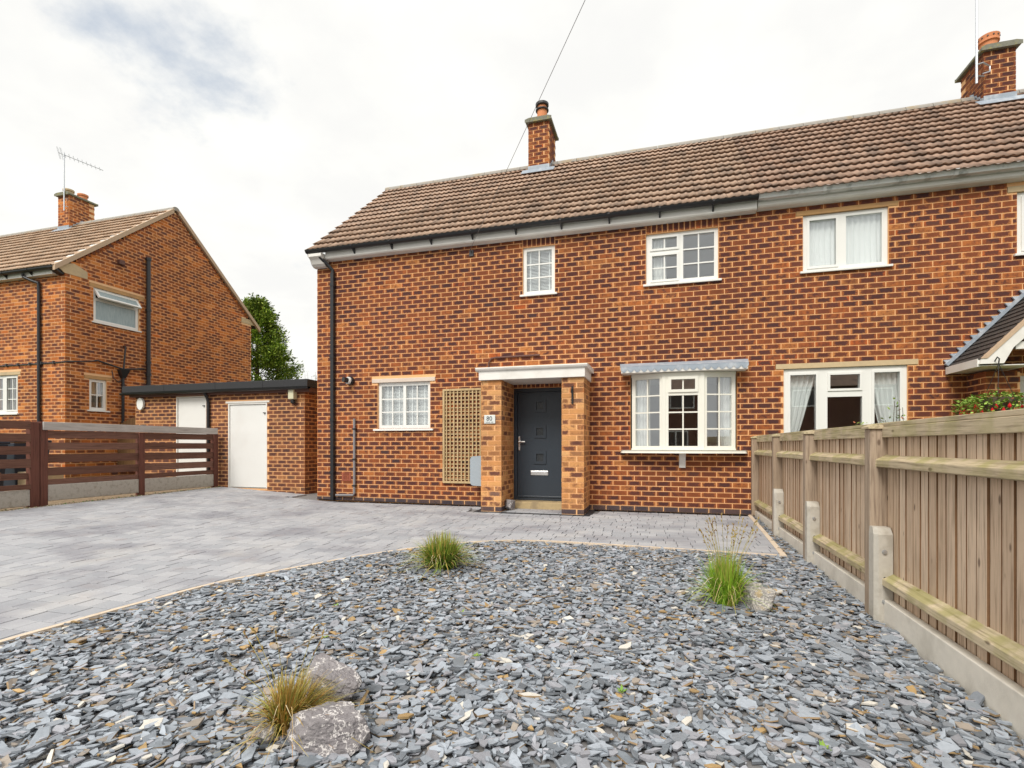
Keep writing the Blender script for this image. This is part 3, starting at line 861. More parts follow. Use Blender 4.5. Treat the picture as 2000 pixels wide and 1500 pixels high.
def roof(house, x0, x1, y_e, z_e, y_r, z_r, rows, mat, back_y, limit=300, inset=.03):
    d = MB(); yb, zb = back_y, z_e; up = .16*(z_r-z_e)/(y_r-y_e)
    d.prism([(y_e+.16, z_e-.045+up), (y_r, z_r-.045), (yb, zb-.045), (yb, zb-.10), (y_r, z_r-.15), (y_e+.21, z_e-.10+up)], x0+inset, x1-inset)
    rf = d.build('roof', M_FELT, house)
    bk = MB(); sl = (yb-y_r, zb-z_r)
    bk.hexa([(x0, y_r, z_r-.03), (x1, y_r, z_r-.03), (x1, yb, zb-.03), (x0, yb, zb-.03), (x0, y_r, z_r+.0), (x1, y_r, z_r+.0), (x1, yb, zb), (x0, yb, zb)])
    bk.build('rear_slope', mat, rf)
    roof_tiles(rf, x0, x1, y_e, z_e, y_r, z_r, rows, mat, limit)
    x = x0-.01; lib = None
    while x < x1-.05:
        L = min(.45, x1-x); mb = MB(); pr = []
        for k in range(9):
            a = math.pi*(k/8); pr.append((y_r-.125*math.cos(a), z_r-.055+.115*math.sin(a)))
        mb.prism(pr, x+.004, x+L-.004+(.0), 'x'); mb.build('ridge_tile', M_RIDGE, rf, smooth=False)
        x += L
    return rf
def half_round_gutter(parent, name, x0, x1, y, z, r, m, brackets=()):
    mb = MB(); n = 8
    outer = [(y-r*math.cos(math.pi*k/n), z-r*math.sin(math.pi*k/n)) for k in range(n+1)]
    inner = [(y-(r-.006)*math.cos(math.pi*k/n), z-(r-.006)*math.sin(math.pi*k/n)) for k in range(n+1)][::-1]
    mb.prism(outer+inner, x0, x1, 'x')
    g = mb.build(name, m, parent)
    for x in brackets:
        b = MB(); b.prism([(y-r-.006, z+.002), (y-r-.006, z-.03), (y+.02, z-r-.028), (y+r+.02, z-r-.085), (y+r+.02, z-.0)], x-.014, x+.014, 'x'); b.build('gutter_bracket', m, g)
    return g
def chimney(house, bw, x0, x1, y0, y1, z0, z1, mat, mort, seed=0):
    k = MB(); k.box(x0+.001, x1-.001, y0+.001, y1-.001, z0-1.0, z1)
    ch = k.build('chimney', mort, house)
    fr = Frame((0, y0, 0), 0); n = int(round((z1-z0)/COURSE)); zb = z1-n*COURSE
    bw.wall(fr, x0, x1, zb-5*COURSE, z1, phase=x0, left_own=0, right_own=0, mat=mat, host=ch)
    fr = Frame((x1, 0, 0), math.pi/2); bw.wall(fr, y0, y1, zb-5*COURSE, z1, phase=y0+PITCH/2, left_own=1, right_own=1, mat=mat, host=ch)
    fr = Frame((x0, 0, 0), -math.pi/2); bw.wall(fr, -y1, -y0, zb-5*COURSE, z1, phase=-y0+PITCH/2, left_own=1, right_own=1, mat=mat, host=ch)
    # corbelled course and slab
    c = MB(); c.prism([(x0-.065, z1+.005), (x0-.065, z1+.06), (x0+.02, z1+.085), (x1-.02, z1+.085), (x1+.065, z1+.06), (x1+.065, z1+.005)], y0-.075, y1+.075, 'y')
    c.build('capping_slab', M_CAP, ch, bevel=.008)
    return ch
def flashing_front(ch, x0, x1, y0, zf, slope, y1):
    """lead apron at the front and stepped pieces at the sides of a chimney"""
    a = MB(); a.box(x0-.012, x1+.012, y0-.022, y0-.012, zf-.02, zf+.13)
    c, s = math.cos(slope), math.sin(slope)
    a.hexa([(x0-.14, y0-.17, zf-.17*math.tan(slope)+.045), (x1+.14, y0-.17, zf-.17*math.tan(slope)+.045), (x1+.14, y0-.0125, zf+.045), (x0-.14, y0-.0125, zf+.045),
            (x0-.14, y0-.17, zf-.17*math.tan(slope)+.053), (x1+.14, y0-.17, zf-.17*math.tan(slope)+.053), (x1+.14, y0-.0125, zf+.055), (x0-.14, y0-.0125, zf+.055)])
    a.build('apron_flashing', M_LEAD, ch)
    for sx_, xx in ((1, x1+.012), (-1, x0-.012)):
        y = y0; k = 0
        while y < y1-.02:
            z = zf+(y-y0)*math.tan(slope); f = MB()
            yb = min(y+.10, y1); f.prism([(y, z-.02), (yb+.03, z+(yb-y)*math.tan(slope)+.01), (yb+.03, z+.17), (y, z+.11)], xx-.005, xx+.005, 'x'); f.build('step_flashing', M_LEAD, ch); y += .10
def aerial(label, foot, top, boom_dir, boom_len, n_el, el_dir, el_len, brackets):
    t = thing('tv_aerial', label, 'aerial', foot, 'television aerials on the chimneys')
    m = MB(); m.tube([foot, top], .02, 8); m.build('mast', M_STEEL, t)
    d = Vector(boom_dir).normalized(); e = Vector(el_dir).normalized(); st = Vector(top)+Vector((0, 0, -.05))
    b = MB(); b.tube([st-d*.15, st+d*boom_len], .010, 6); b.build('boom', M_STEEL, t)
    for k in range(n_el):
        p = st+d*(boom_len*(k+.2)/n_el); L = el_len*(1-.35*k/n_el); x = MB(); x.tube([p-e*L/2, p+e*L/2], .006, 5); x.build('element', M_STEEL, t)
    r = MB(); u = d.cross(e)
    for k in (-.12, -.06, .06, .12): r.tube([st-d*.1+u*k-e*.17, st-d*.1+u*k+e*.17], .005, 5)
    r.build('reflector', M_STEEL, t)
    for br in brackets:
        q = MB(); q.tube(br, .014, 6); q.build('wall_bracket', M_STEEL, t)
    return t
def shell(house, x0, x1, y0, y1, z0, ze, zr, mort, open_left=False):
    """rear, party and side walls, inside floors: closes the house behind its front"""
    ym = (y0+y1)/2; t = .20
    for nm, xa, xb in (('end_wall', x0, x0+t), ('party_wall', x1-t, x1)):
        mb = MB(); mb.prism([(y0+.285, z0-.3), (y1-.21, z0-.3), (y1-.21, ze+.05), (ym, zr-.2), (y0+.285, ze+.15)], xa+.004, xb-.004, 'x'); mb.build(nm, mort, house)
    mb = MB(); mb.box(x0, x1, y1-.2, y1, z0-.3, ze); mb.build('rear_wall', mort, house)
    mb = MB(); mb.box(x0+t, x1-t, y0+3.0, y0+3.1, z0-.1, ze+.6); mb.build('room_wall', M_ROOM, house)
    for nm, z in (('ground_floor', z0+.05), ('upper_floor', z0+2.45), ('loft_floor', z0+4.82)):
        mb = MB(); mb.box(x0+t+.001, x1-t-.001, y0+.285, y0+2.995, z, z+.1); mb.build(nm, M_ROOM, house)

# ------------------------------------------------------------------ the two halves of the pair
EAVE = (8.74, 4.965); RIDGE = (11.95, 7.72); REAR = 15.2
pitch_a = math.atan2(RIDGE[1]-EAVE[1], RIDGE[0]-EAVE[0])
HG = 'brick houses in the row'
house = thing('house', 'brick house with dark grey front door, white porch canopy and black gutter', 'house', (-2.6, 9, 0), HG)
bw = Brickwork()
OP = [(-5.335, -4.212, 1.43, 2.335), (-5.46, -4.10, 2.335, 2.415), (-2.39, -1.80, 3.82, 4.68), (-.235, .908, 3.82, 4.676),
      (-.49, 1.185, 1.03, 2.31), (-2.565, -1.57, -.1, 2.14)]
wl = MB(); wl.plate(FX, -6.72, 1.5, -.1, 4.90, OP, -.28, 0); wall = wl.build('wall', M_MORTAR, house)
SOLD = [(-2.565, -1.57, 2.14, 2.335), (-2.39, -1.80, 4.68, 4.855), (-.235, .908, 4.676, 4.855)]
bw.wall(FX, -6.72, 1.72, -.085, 4.845, OP+[(a, b, c, d+.02) for a, b, c, d in SOLD], phase=-6.72, keep=lambda x: x < 1.5, mat=M_BRICK, host=wall, plinth=2)
for a, b, c, d in SOLD: bw.soldiers(FX, a, b, c, d, M_BRICK, wall)
shell(house, -6.72, 1.5, F, 15.05, 0, 4.9, 7.7, M_MORTAR)
rf = roof(house, -6.80, 1.48, EAVE[0], EAVE[1], RIDGE[0], RIDGE[1], 13, M_TILE, REAR)
vg = MB()
vg.hexa([(-6.79, EAVE[0]+.05, EAVE[1]-.075), (-6.725, EAVE[0]+.05, EAVE[1]-.075), (-6.725, RIDGE[0], RIDGE[1]-.075), (-6.79, RIDGE[0], RIDGE[1]-.075),
         (-6.79, EAVE[0]+.05, EAVE[1]-.01), (-6.725, EAVE[0]+.05, EAVE[1]-.01), (-6.725, RIDGE[0], RIDGE[1]-.01), (-6.79, RIDGE[0], RIDGE[1]-.01)])
vg.build('verge', M_VERGE, rf)
# eaves: white fascia box, black gutter
fb = MB(); fb.prism([(8.845, 4.985), (8.845, 4.845), (8.865, 4.825), (8.993, 4.815), (8.993, 4.985)], -6.42, 1.46, 'x'); fb.build('fascia', M_PAINT, house)
g = half_round_gutter(house, 'gutter', -6.80, 1.46, 8.772, 5.000, .064, M_BLACK, [-5.75+.82*k for k in range(9)])
kn = MB()
kn.prism([(8.74, 4.92), (8.74, 4.86), (8.80, 4.82), (8.84, 4.74), (8.90, 4.70), (8.998, 4.70), (8.998, 4.92)], -6.735, -6.44, 'x'); kn.build('eaves_kneeler', M_PAINT, house, bevel=.006)
kn = MB(); kn.prism([(-6.80, 4.925), (-6.735, 4.86), (-6.60, 4.80), (-6.735, 4.925)], 8.76, 8.99, 'y'); 
# downpipe with swan neck
dp = MB(); dp.tube([(-6.50, 8.775, 4.93), (-6.50, 8.79, 4.86), (-6.40, 8.90, 4.72), (-6.318, 8.945, 4.62), (-6.318, 8.945, 4.5)], .036, 10)
dp.box(-6.353, -6.283, 8.91, 8.98, .01, 4.56); dpo = dp.build('downpipe', M_BLACK, house)
for z in (4.30, 2.86, 1.6, .55):
    c = MB(); c.box(-6.362, -6.274, 8.902, 8.996, z, z+.05); c.build('pipe_clip', M_BLACK, dpo)
# chimney
ch = chimney(house, bw, -2.93, -2.45, 11.56, 12.31, 7.45, 8.54, M_BRICK, M_MORTAR)
flashing_front(ch, -2.93, -2.45, 11.56, 7.42, pitch_a, 11.95)
pt = MB(); pt.lathe([(.13, 8.60), (.13, 8.70), (.118, 8.72), (.115, 9.02), (.11, 9.06), (.105, 9.10)], -2.68, 11.88, 20); pt.build('chimney_pot', M_TERRA, ch, smooth=False)
cw = MB(); cw.lathe([(.15, 8.985), (.155, 8.995), (.155, 9.015), (.12, 9.02)], -2.68, 11.88, 20)
cw.lathe([(.14, 9.095), (.155, 9.105), (.155, 9.155), (.09, 9.19)], -2.68, 11.88, 20); cw.build('cowl', M_COWL, ch)
# kitchen window
w = window(house, FX, -5.335, -4.212, 1.43, 2.335, [(-5.27, -4.80, 1.505, 2.27, 2, 3, False), (-4.74, -4.275, 1.505, 2.27, 2, 3, False)], M_WHITE, .04, sill_ext=.075)
lt = MB(); lt.fbox(FX, -5.455, -4.105, -.06, .018, 2.337, 2.413); lt.build('lintel', M_LINTELW, w, bevel=.004)
blind('venetian blind behind the two light kitchen window beside the trellis', -5.30, -4.25, 1.44, 2.32, 9.135, (.12, .36, .63, .88), 'white venetian blinds')
w = window(house, FX, -2.39, -1.80, 3.82, 4.68, [(-2.325, -1.865, 3.89, 4.615, 2, 3, False)], M_WHITE, .04)
blind('venetian blind behind the narrow upstairs window above the porch', -2.37, -1.82, 3.83, 4.66, 9.135, (.18, .82), 'white venetian blinds')
w = window(house, FX, -.235, .908, 3.82, 4.676, [(-.135, .262, 4.425, 4.60, 2, 1, True), (-.135, .262, 3.90, 4.305, 2, 2, True), (.365, .845, 3.89, 4.615, 2, 3, False)], M_WHITE, .04)
curtain('curtain', 'pale curtain drawn back at the left of the upstairs three pane window', (-.20, .10, 9.15), 3.84, 4.66, 5, M_CURT, .02, 'curtains of the brick pair')
# bay window: three shallow facets
BP = [(-.475, 8.975), (.055, 8.80), (.650, 8.80), (1.172, 8.975)]
bay = MB()
bay.prism([(-.475, 8.99), *[(x, y+.05) for x, y in BP[1:3]], (1.172, 8.99)], 2.255, 2.305, 'z'); 
bay.prism([(-.475, 8.99), *[(x, y+.05) for x, y in BP[1:3]], (1.172, 8.99)], 1.03, 1.06, 'z')
bayo = bay.build('bay_window', M_CREAM, house)
def facet(i, lights):
    a, b = Vector((*BP[i], 0)), Vector((*BP[i+1], 0)); d = b-a; L = d.length; fr = Frame(a, math.atan2(d.y, d.x))
    mb = MB(); mb.plate(fr, .012, L-.012, 1.035, 2.30, [(l[0]*L, l[1]*L, l[2], l[3]) for l in lights], -.07, 0)
    fo = mb.build('window', M_CREAM, bayo, bevel=.005)
    for l in lights:
        x0, x1 = l[0]*L, l[1]*L
        if l[6]:
            s_ = MB(); t = .045; s_.plate(fr, x0-t, x1+t, l[2]-t, l[3]+t, [(x0, x1, l[2], l[3])], -.005, .02); s_.build('sash', M_CREAM, bayo, bevel=.004)
        g = MB(); g.fbox(fr, x0, x1, -.045, -.022, l[2], l[3]); g.build('pane', M_GLASS, bayo)
        for k in range(1, l[4]):
            x = x0+(x1-x0)*k/l[4]; g = MB(); g.fbox(fr, x-.011, x+.011, -.0215, -.006, l[2], l[3]); g.build('glazing_bar', M_CREAM, bayo)
        for k in range(1, l[5]):
            z = l[2]+(l[3]-l[2])*k/l[5]; g = MB(); g.fbox(fr, x0, x1, -.0225, -.009, z-.011, z+.011); g.build('glazing_bar', M_CREAM, bayo)
facet(0, [(.13, .87, 1.10, 2.21, 2, 4, False)])
facet(1, [(.19, .81, 2.02, 2.185, 2, 1, True), (.12, .88, 1.10, 1.925, 2, 3, False)])
facet(2, [(.13, .87, 1.10, 2.21, 2, 4, False)])
for x, y in BP[1:3]:
    p = MB(); p.box(x-.03, x+.03, y-.006, y+.05, 1.035, 2.30); p.build('corner_post', M_CREAM, bayo, bevel=.006)
sl = MB(); sp_ = [(-.645, 8.90), (-.62, 8.86), (.0, 8.715), (.36, 8.70), (.70, 8.715), (1.30, 8.86), (1.325, 8.90), (1.325, 9.0), (-.645, 9.0)]
sl.prism(sp_, .985, 1.031, 'z'); sl.build('sill', M_CREAM, bayo, bevel=.008)
br = MB(); br.prism([(8.995, .74), (8.96, .74), (8.95, .80), (8.90, .92), (8.865, .945), (8.865, .985), (8.995, .985)], .297, .397, 'x'); br.build('sill_bracket', M_PAINT, bayo, bevel=.006)
# lead canopy with scalloped edge over the bay
cp = MB(); x0, x1 = -.635, 1.318
cp.hexa([(x0-.03, 8.985, 2.47), (x1+.03, 8.985, 2.47), (x1, 8.72, 2.385), (x0, 8.72, 2.385), (x0-.03, 8.985, 2.50), (x1+.03, 8.985, 2.50), (x1, 8.715, 2.41), (x0, 8.715, 2.41)])
canopy = cp.build('bay_canopy', M_LEAD, bayo)
sc_ = MB(); n = 18; top = [(x0, 2.40), (x1, 2.40)]; low = []
for k in range(n):
    a, b = x0+(x1-x0)*k/n, x0+(x1-x0)*(k+1)/n
    for q in range(7):
        t = q/6; low.append((a+(b-a)*t, 2.358-.045*math.sin(math.pi*t)))
poly = [(x0, 2.40)]+low+[(x1, 2.40)]
sc_.prism([(p[0], p[1]) for p in poly], 8.706, 8.712, 'y'); sc_.build('scalloped_edge', M_LEAD, bayo)
wb_ = MB(); wb_.box(x0+.01, x1-.01, 8.716, 8.99, 2.306, 2.384); wb_.build('canopy_board', M_PAINT, bayo)
for lab, a, b in (('grey curtain gathered at the left side of the bay window', -.44, -.16), ('grey curtain gathered at the right side of the bay window', .92, 1.14)):
    curtain('curtain', lab, (a, b, 9.04), 1.06, 2.25, 5, M_CURT, .028, 'curtains of the brick pair')
# front door
dr = MB(); dr.box(-2.555, -1.578, 9.02, 9.10, .125, 2.138)
dd = MB(); dd.plate(FX, -2.56, -1.575, .125, 2.138, [(-2.495, -1.64, .165, 2.075)], -.11, -.012); fro = dd.build('door_frame', M_DOOR, house, bevel=.005)
DH = [(-2.175, -1.975, 1.72, 1.925), (-2.175, -1.975, 1.255, 1.46), (-2.175, -1.975, .79, .995)]
dl = MB(); dl.plate(FX, -2.49, -1.645, .172, 2.07, DH, -.075, -.03); door = dl.build('door', M_DOOR, house, bevel=.004)
for a, b, c, d in DH:
    m = MB(); m.plate(FX, a-.012, b+.012, c-.012, d+.012, [(a+.035, b-.035, c+.035, d-.035)], -.032, -.014); m.build('glazing_frame', M_DOOR, door, bevel=.006)
    m = MB(); m.fbox(FX, a+.03, b-.03, -.055, -.036, c+.03, d-.03); m.build('pane', M_DGLASS, door)
m = MB(); m.fbox(FX, -2.475, -2.443, -.031, -.018, 1.02, 1.27); m.fbox(FX, -2.468, -2.450, -.019, .022, 1.165, 1.185); m.fbox(FX, -2.468, -2.34, .010, .026, 1.163, 1.187); m.build('handle', M_CHROME, door, bevel=.004)
m = MB(); m.fbox(FX, -2.245, -1.925, -.031, -.016, .575, .655); m.fbox(FX, -2.235, -1.935, -.017, -.008, .60, .648); m.build('letter_plate', M_CHROME, door, bevel=.004)
m = MB(); m.fbox(FX, -2.49, -1.645, -.031, -.010, .172, .205); m.build('weather_bar', M_DOOR, door, bevel=.005)
m = MB(); m.fbox(FX, -2.60, -1.55, -.09, .27, -.04, .122); m.build('doorstep', M_STEP, house, bevel=.012)
# porch: two brick piers and canopy
pc = MB()
for xa, xb in ((-2.92, -2.564), (-1.536, -1.18)): pc.box(xa+.001, xb-.001, 8.251, 8.995, -.06, 2.205)
porch = pc.build('porch', M_MORTAR, house)
for xa, xb in ((-2.92, -2.564), (-1.536, -1.18)):
    bw.wall(Frame((0, 8.25, 0), 0), xa, xb, -.085, 2.21, phase=xb, right_own=0, left_own=None, mat=M_PORCH, host=porch, plinth=2)
    bw.wall(Frame((xb, 0, 0), math.pi/2), 8.25, 8.985, -.085, 2.21, phase=8.25+PITCH/2, left_own=1, mat=M_PORCH, host=porch, plinth=2)
    bw.wall(Frame((xa, 0, 0), -math.pi/2), -8.985, -8.25, -.085, 2.21, phase=-8.25, right_own=None, mat=M_PORCH, host=porch, plinth=2)
m = MB(); m.box(-2.945, -1.155, 8.20, 8.995, 2.208, 2.355); m.build('canopy_fascia', M_PAINT, porch, bevel=.004)
m = MB(); m.prism([(8.995, 2.355), (8.20, 2.355), (8.165, 2.368), (8.15, 2.395), (8.15, 2.412), (8.995, 2.425)], -2.99, -1.11, 'x'); m.build('canopy_slab', M_PAINT, porch, bevel=.006)
m = MB(); m.tube([(-3.03, 8.97, 2.43), (-3.03, 8.97, 2.62), (-2.98, 8.97, 2.70), (-2.90, 8.97, 2.715), (-2.07, 8.97, 2.725)], .017, 8); m.build('conduit', M_RUST, house)
# small fittings of the front
m = MB(); m.tube([(-5.93, 8.995, 2.395), (-5.93, 8.93, 2.395)], .085, 18); fl = m.build('boiler_flue', M_BLACK, house)
m = MB(); m.tube([(-5.93, 8.93, 2.395), (-5.945, 8.89, 2.398)], .07, 18); m.build('flue_ring', M_WHITE, fl)
m = MB(); m.tube([(-5.945, 8.89, 2.398), (-5.98, 8.80, 2.404)], .052, 16); m.build('flue_nozzle', M_BLACK, fl)
m = MB(); m.tube([(-5.828, 8.95, 1.64), (-5.828, 8.95, .16), (-5.85, 8.95, .125), (-6.25, 8.955, .115)], .024, 10); wp = m.build('waste_pipe', M_PIPEG, house)
for z in (1.42, .82, .30):
    c = MB(); c.box(-5.862, -5.794, 8.92, 8.996, z, z+.03); c.build('pipe_clip', M_BLACK, wp)
m = MB(); m.plate(FX, -6.135, -5.935, .405, .565, [(-6.105, -5.965, .43+.022*k, .441+.022*k) for k in range(6)], -.02, .012); m.build('air_brick', M_TERRAD, house)
m = MB(); m.fbox(FX, -5.56, -5.51, -.02, .006, 1.96, 2.0)
# trellis, number plate, cover, bracket
tr = thing('trellis_panel', 'wooden square trellis fixed to the wall left of the porch', 'trellis', (-3.5, 8.95, .40))
x0, x1, z0, z1 = -3.935, -3.02, .405, 2.168
m = MB(); m.plate(FX, x0, x1, z0, z1, [(x0+.038, x1-.038, z0+.038, z1-.038)], .012, .05); m.build('frame', M_TRELLIS, tr, bevel=.003)
for k in range(12):
    x = x0+.075+k*.0745; m = MB(); m.fbox(FX, x-.0115, x+.0115, .026, .042, z0+.02, z1-.02, 0, (random.random(), .5, .5, random.random())); m.build('batten', M_TRELLIS, tr)
for k in range(24):
    z = z0+.075+k*.0703; m = MB(); m.fbox(FX, x0+.02, x1-.02, .012, .0255, z-.0105, z+.0105, 0, (random.random(), .5, .5, random.random())); m.build('batten', M_TRELLIS, tr)
sg = thing('house_sign', 'white plate with house number 80 on the left porch pier', 'sign', (-2.76, 8.22, 1.49))
m = MB(); m.box(-2.858, -2.662, 8.226, 8.240, 1.478, 1.622); m.build('plate', M_SIGN, sg, bevel=.006)
tx = bpy.data.curves.new('numerals', 'FONT'); tx.body = '80'; tx.size = .105; tx.extrude = .001; tx.align_x = 'CENTER'
to = bpy.data.objects.new('numerals', tx); tx.materials.append(M_INK); C.objects.link(to); bpy.context.view_layer.update()
tm = bpy.data.meshes.new_from_object(to.evaluated_get(bpy.context.evaluated_depsgraph_get())); bpy.data.objects.remove(to)
to = bpy.data.objects.new('numerals', tm); link(to, sg); to.location = (-2.765, 8.2235, 1.528); to.rotation_euler = (math.radians(90), 0, 0)
m = MB()
for k in range(13):
    if k == 8: continue
    m.box(-2.83+k*.0105, -2.823+k*.0105, 8.2235, 8.2255, 1.497, 1.505+.003*(k % 3 == 0))
m.build('small_line', M_INK, sg)
mbx = MB(); q = []
for (cx_, cz_, a0) in ((-3.235, .845, 90), (-3.235, .455, 180)):
    for k in range(6): a = math.radians(a0+90*k/5); q.append((cx_+.05*math.cos(a), cz_+.05*math.sin(a)))
q += [(-2.955, .395), (-2.955, .91)]
mbx.prism(q, 8.74, 8.93, 'y'); mo = mbx.build('meter_box', M_BOXG, None, bevel=.02); tag(mo, 'pale grey plastic cover in front of the trellis foot', 'meter box')
hb = thing('plant_hook', 'small black iron hook on the right porch pier', 'hook', (-1.36, 8.24, 1.8))
m = MB(); m.box(-1.375, -1.345, 8.228, 8.243, 1.78, 2.06); m.build('back_plate', M_BLACK, hb)
m = MB(); m.tube([(-1.36, 8.235, 2.0), (-1.36, 8.17, 2.03), (-1.36, 8.12, 1.99), (-1.36, 8.13, 1.94)], .008, 6); m.build('hook_arm', M_BLACK, hb)

# adjoining house
adj = thing('house', 'adjoining brick house with grey gutter, tied back curtains and tiled gable porch', 'house', (5.6, 9, 0), HG)
bw2 = Brickwork()
OP2 = [(2.14, 3.29, 3.82, 4.70), (2.04, 3.42, 4.70, 4.772), (4.856, 6.0, 3.82, 4.70), (4.74, 6.1, 4.70, 4.787), (1.868, 3.535, 1.03, 2.312), (1.75, 3.668, 2.312, 2.395), (4.66, 5.6, -.1, 2.1)]
wl = MB(); wl.plate(FX, 1.5, 9.7, -.1, 4.90, OP2, -.28, 0); wall2 = wl.build('wall', M_MORTAR, adj)
bw2.wall(FX, 1.3, 7.2, -.085, 4.845, OP2, phase=-6.72, keep=lambda x: x >= 1.5, mat=M_BRICK, host=wall2, plinth=2)
shell(adj, 1.5, 9.7, F, 15.05, 0, 4.9, 7.7, M_MORTAR)
rf2 = roof(adj, 1.48, 9.76, EAVE[0], EAVE[1]+.004, RIDGE[0], RIDGE[1]+.004, 13, M_TILE_A, REAR)
fb = MB(); fb.prism([(8.86, 4.995), (8.86, 4.875), (8.885, 4.855), (8.993, 4.84), (8.993, 4.995)], 1.475, 9.7, 'x'); fb.build('fascia', M_PAINT, adj)
gm = MB(); gm.prism([(8.725, 5.0150), (8.725, 4.9950), (8.742, 4.9750), (8.757, 4.9450), (8.845, 4.9350), (8.845, 5.0150), (8.83, 5.0150), (8.83, 4.9500), (8.77, 4.9550), (8.737, 5.0000), (8.737, 5.0150)], 1.47, 9.7, 'x')
gt2 = gm.build('gutter', M_GUTTER_OLD, adj)
for x in (2.35, 4.0, 5.6): c = MB(); c.prism([(8.718, 5.0180), (8.718, 4.9920), (8.752, 4.9380), (8.85, 4.9270), (8.85, 4.9345), (8.757, 4.9440), (8.7245, 4.9950), (8.7245, 5.0180)], x, x+.05, 'x'); c.build('gutter_joint', M_GUTTER_OLD, gt2)
w = window(adj, FX, 2.14, 3.29, 3.82, 4.70, [(2.235, 2.60, 3.90, 4.615, 1, 1, True), (2.74, 3.215, 3.885, 4.635, 1, 1, False)], M_WHITE, .03)
lt = MB(); lt.fbox(FX, 2.045, 3.415, -.06, .008, 4.702, 4.77); lt.build('lintel', M_STONED, w)
curtain('net_curtain', 'white net curtain filling the upstairs two light window of the adjoining house', (2.18, 3.26, 9.13), 3.83, 4.69, 14, M_NET, .012)
w = window(adj, FX, 4.856, 6.0, 3.82, 4.70, [(4.95, 5.35, 3.90, 4.61, 1, 1, True), (5.45, 5.92, 3.885, 4.635, 1, 1, False)], M_WHITE, .03)
lt = MB(); lt.fbox(FX, 4.745, 6.095, -.06, .012, 4.702, 4.785); lt.build('lintel', M_STONE, w)
w = window(adj, FX, 1.868, 3.535, 1.03, 2.312, [(1.965, 2.325, 1.13, 2.215, 1, 1, True), (2.52, 2.92, 1.985, 2.20, 1, 1, True), (2.485, 2.955, 1.11, 1.86, 1, 1, False), (3.11, 3.44, 1.13, 2.215, 1, 1, True)], M_WHITE, .025)
lt = MB(); lt.fbox(FX, 1.755, 3.663, -.06, .014, 2.314, 2.392); lt.build('lintel', M_STONE, w)
CG = 'curtains of the brick pair'
curtain('curtain', 'white curtain tied back on the left of the wide window above the fence', (1.9, 2.36, 9.13), 1.06, 2.29, 6, M_NET, .022, CG, lambda t: (1.88, 2.02+.36*min(1, max(0, t-.02))**.8))
curtain('curtain', 'white curtain tied back on the right of the wide window above the fence', (3.04, 3.52, 9.13), 1.06, 2.29, 6, M_NET, .022, CG, lambda t: (3.30-.26*min(1, max(0, t-.02))**.8, 3.52))
ch2 = chimney(adj, bw2, 5.74, 6.215, 11.56, 12.31, 7.45, 8.37, M_BRICK, M_MORTAR)
flashing_front(ch2, 5.74, 6.215, 11.56, 7.42, pitch_a, 11.95)
pt = MB(); pt.lathe([(.125, 8.43), (.13, 8.60), (.135, 8.66), (.16, 8.665), (.16, 8.69), (.155, 8.70), (.165, 8.78), (.135, 8.80), (.10, 8.80)], 5.93, 11.80, 24); pto = pt.build('chimney_pot', M_TERRA, ch2, smooth=False)
for k in range(12):
    a = 2*math.pi*k/12; m = MB(); m.tube([(5.93+.150*math.cos(a), 11.80+.150*math.sin(a), 8.735), (5.93+.166*math.cos(a), 11.80+.166*math.sin(a), 8.735)], .014, 7); m.build('vent_hole', M_COWL, pto)
aerial('tall tv aerial strapped to the right hand chimney', (5.60, 11.50, 7.78), (5.60, 11.50, 10.05), (-.9, -.9, .02), 1.3, 8, (.4, -.4, .9), .22,
       [((5.60, 11.50, 7.92), (5.74, 11.55, 7.92)), ((5.60, 11.50, 8.12), (5.68, 11.46, 8.12), (5.80, 11.50, 8.06), (5.80, 11.50, 7.96), (5.68, 11.46, 7.92))])
# gable porch of the adjoining house
ap = MB(); ap.box(4.261, 4.64, 8.541, 8.995, -.1, 2.10); aporch = ap.build('porch', M_MORTAR, adj)
bw2.wall(Frame((0, 8.54, 0), 0), 4.26, 4.64, -.085, 2.125, phase=4.26, left_own=0, mat=M_BRICK, host=aporch, plinth=2)
bw2.wall(Frame((4.26, 0, 0), -math.pi/2), -8.985, -8.54, -.085, 2.125, phase=-8.54+PITCH/2, right_own=1, mat=M_BRICK, host=aporch, plinth=2)
sl47 = math.radians(46.5); ex, ez = 4.03, 2.235; rx = 5.75; rz = ez+(rx-ex)*math.tan(sl47)
m = MB(); m.prism([(ex+.02, ez-.02), (rx, rz-.02), (2*rx-ex-.02, ez-.02), (2*rx-ex-.08, ez-.08), (rx, rz-.1), (ex+.08, ez-.08)], 8.22, 8.99, 'y'); m.build('porch_roof', M_FELT, aporch)
prf = [o for o in adj.children_recursive if o.name.startswith('porch_roof')][0]
Lp = (rx-ex)/math.cos(sl47); rows = 24; gg = Lp/rows
# left slope tiles: run of plain tiles, each course lapping the one below
for j in range(rows):
    y = 8.19
    while y < 8.96:
        wv = min(.165, 8.97-y); a0 = ex+(j*gg-.01)*math.cos(sl47); c0 = ez+(j*gg-.01)*math.sin(sl47)
        nx_, nz_ = -math.sin(sl47), math.cos(sl47)
        a1, c1 = a0+(gg+.03)*math.cos(sl47), c0+(gg+.03)*math.sin(sl47); l0, l1 = .026, .006; th = .016
        t = MB(); P = lambda a, c, l, yy: (a+nx_*l, yy, c+nz_*l)
        t.hexa([P(a0, c0, l0-th, y+.002), P(a1, c1, l1-th, y+.002), P(a1, c1, l1-th, y+wv-.002), P(a0, c0, l0-th, y+wv-.002),
                P(a0, c0, l0, y+.002), P(a1, c1, l1, y+.002), P(a1, c1, l1, y+wv-.002), P(a0, c0, l0, y+wv-.002)], 0, (random.random(), .5, .5, .5))
        t.build('porch_tile', M_TILE_D, aporch); y += .165
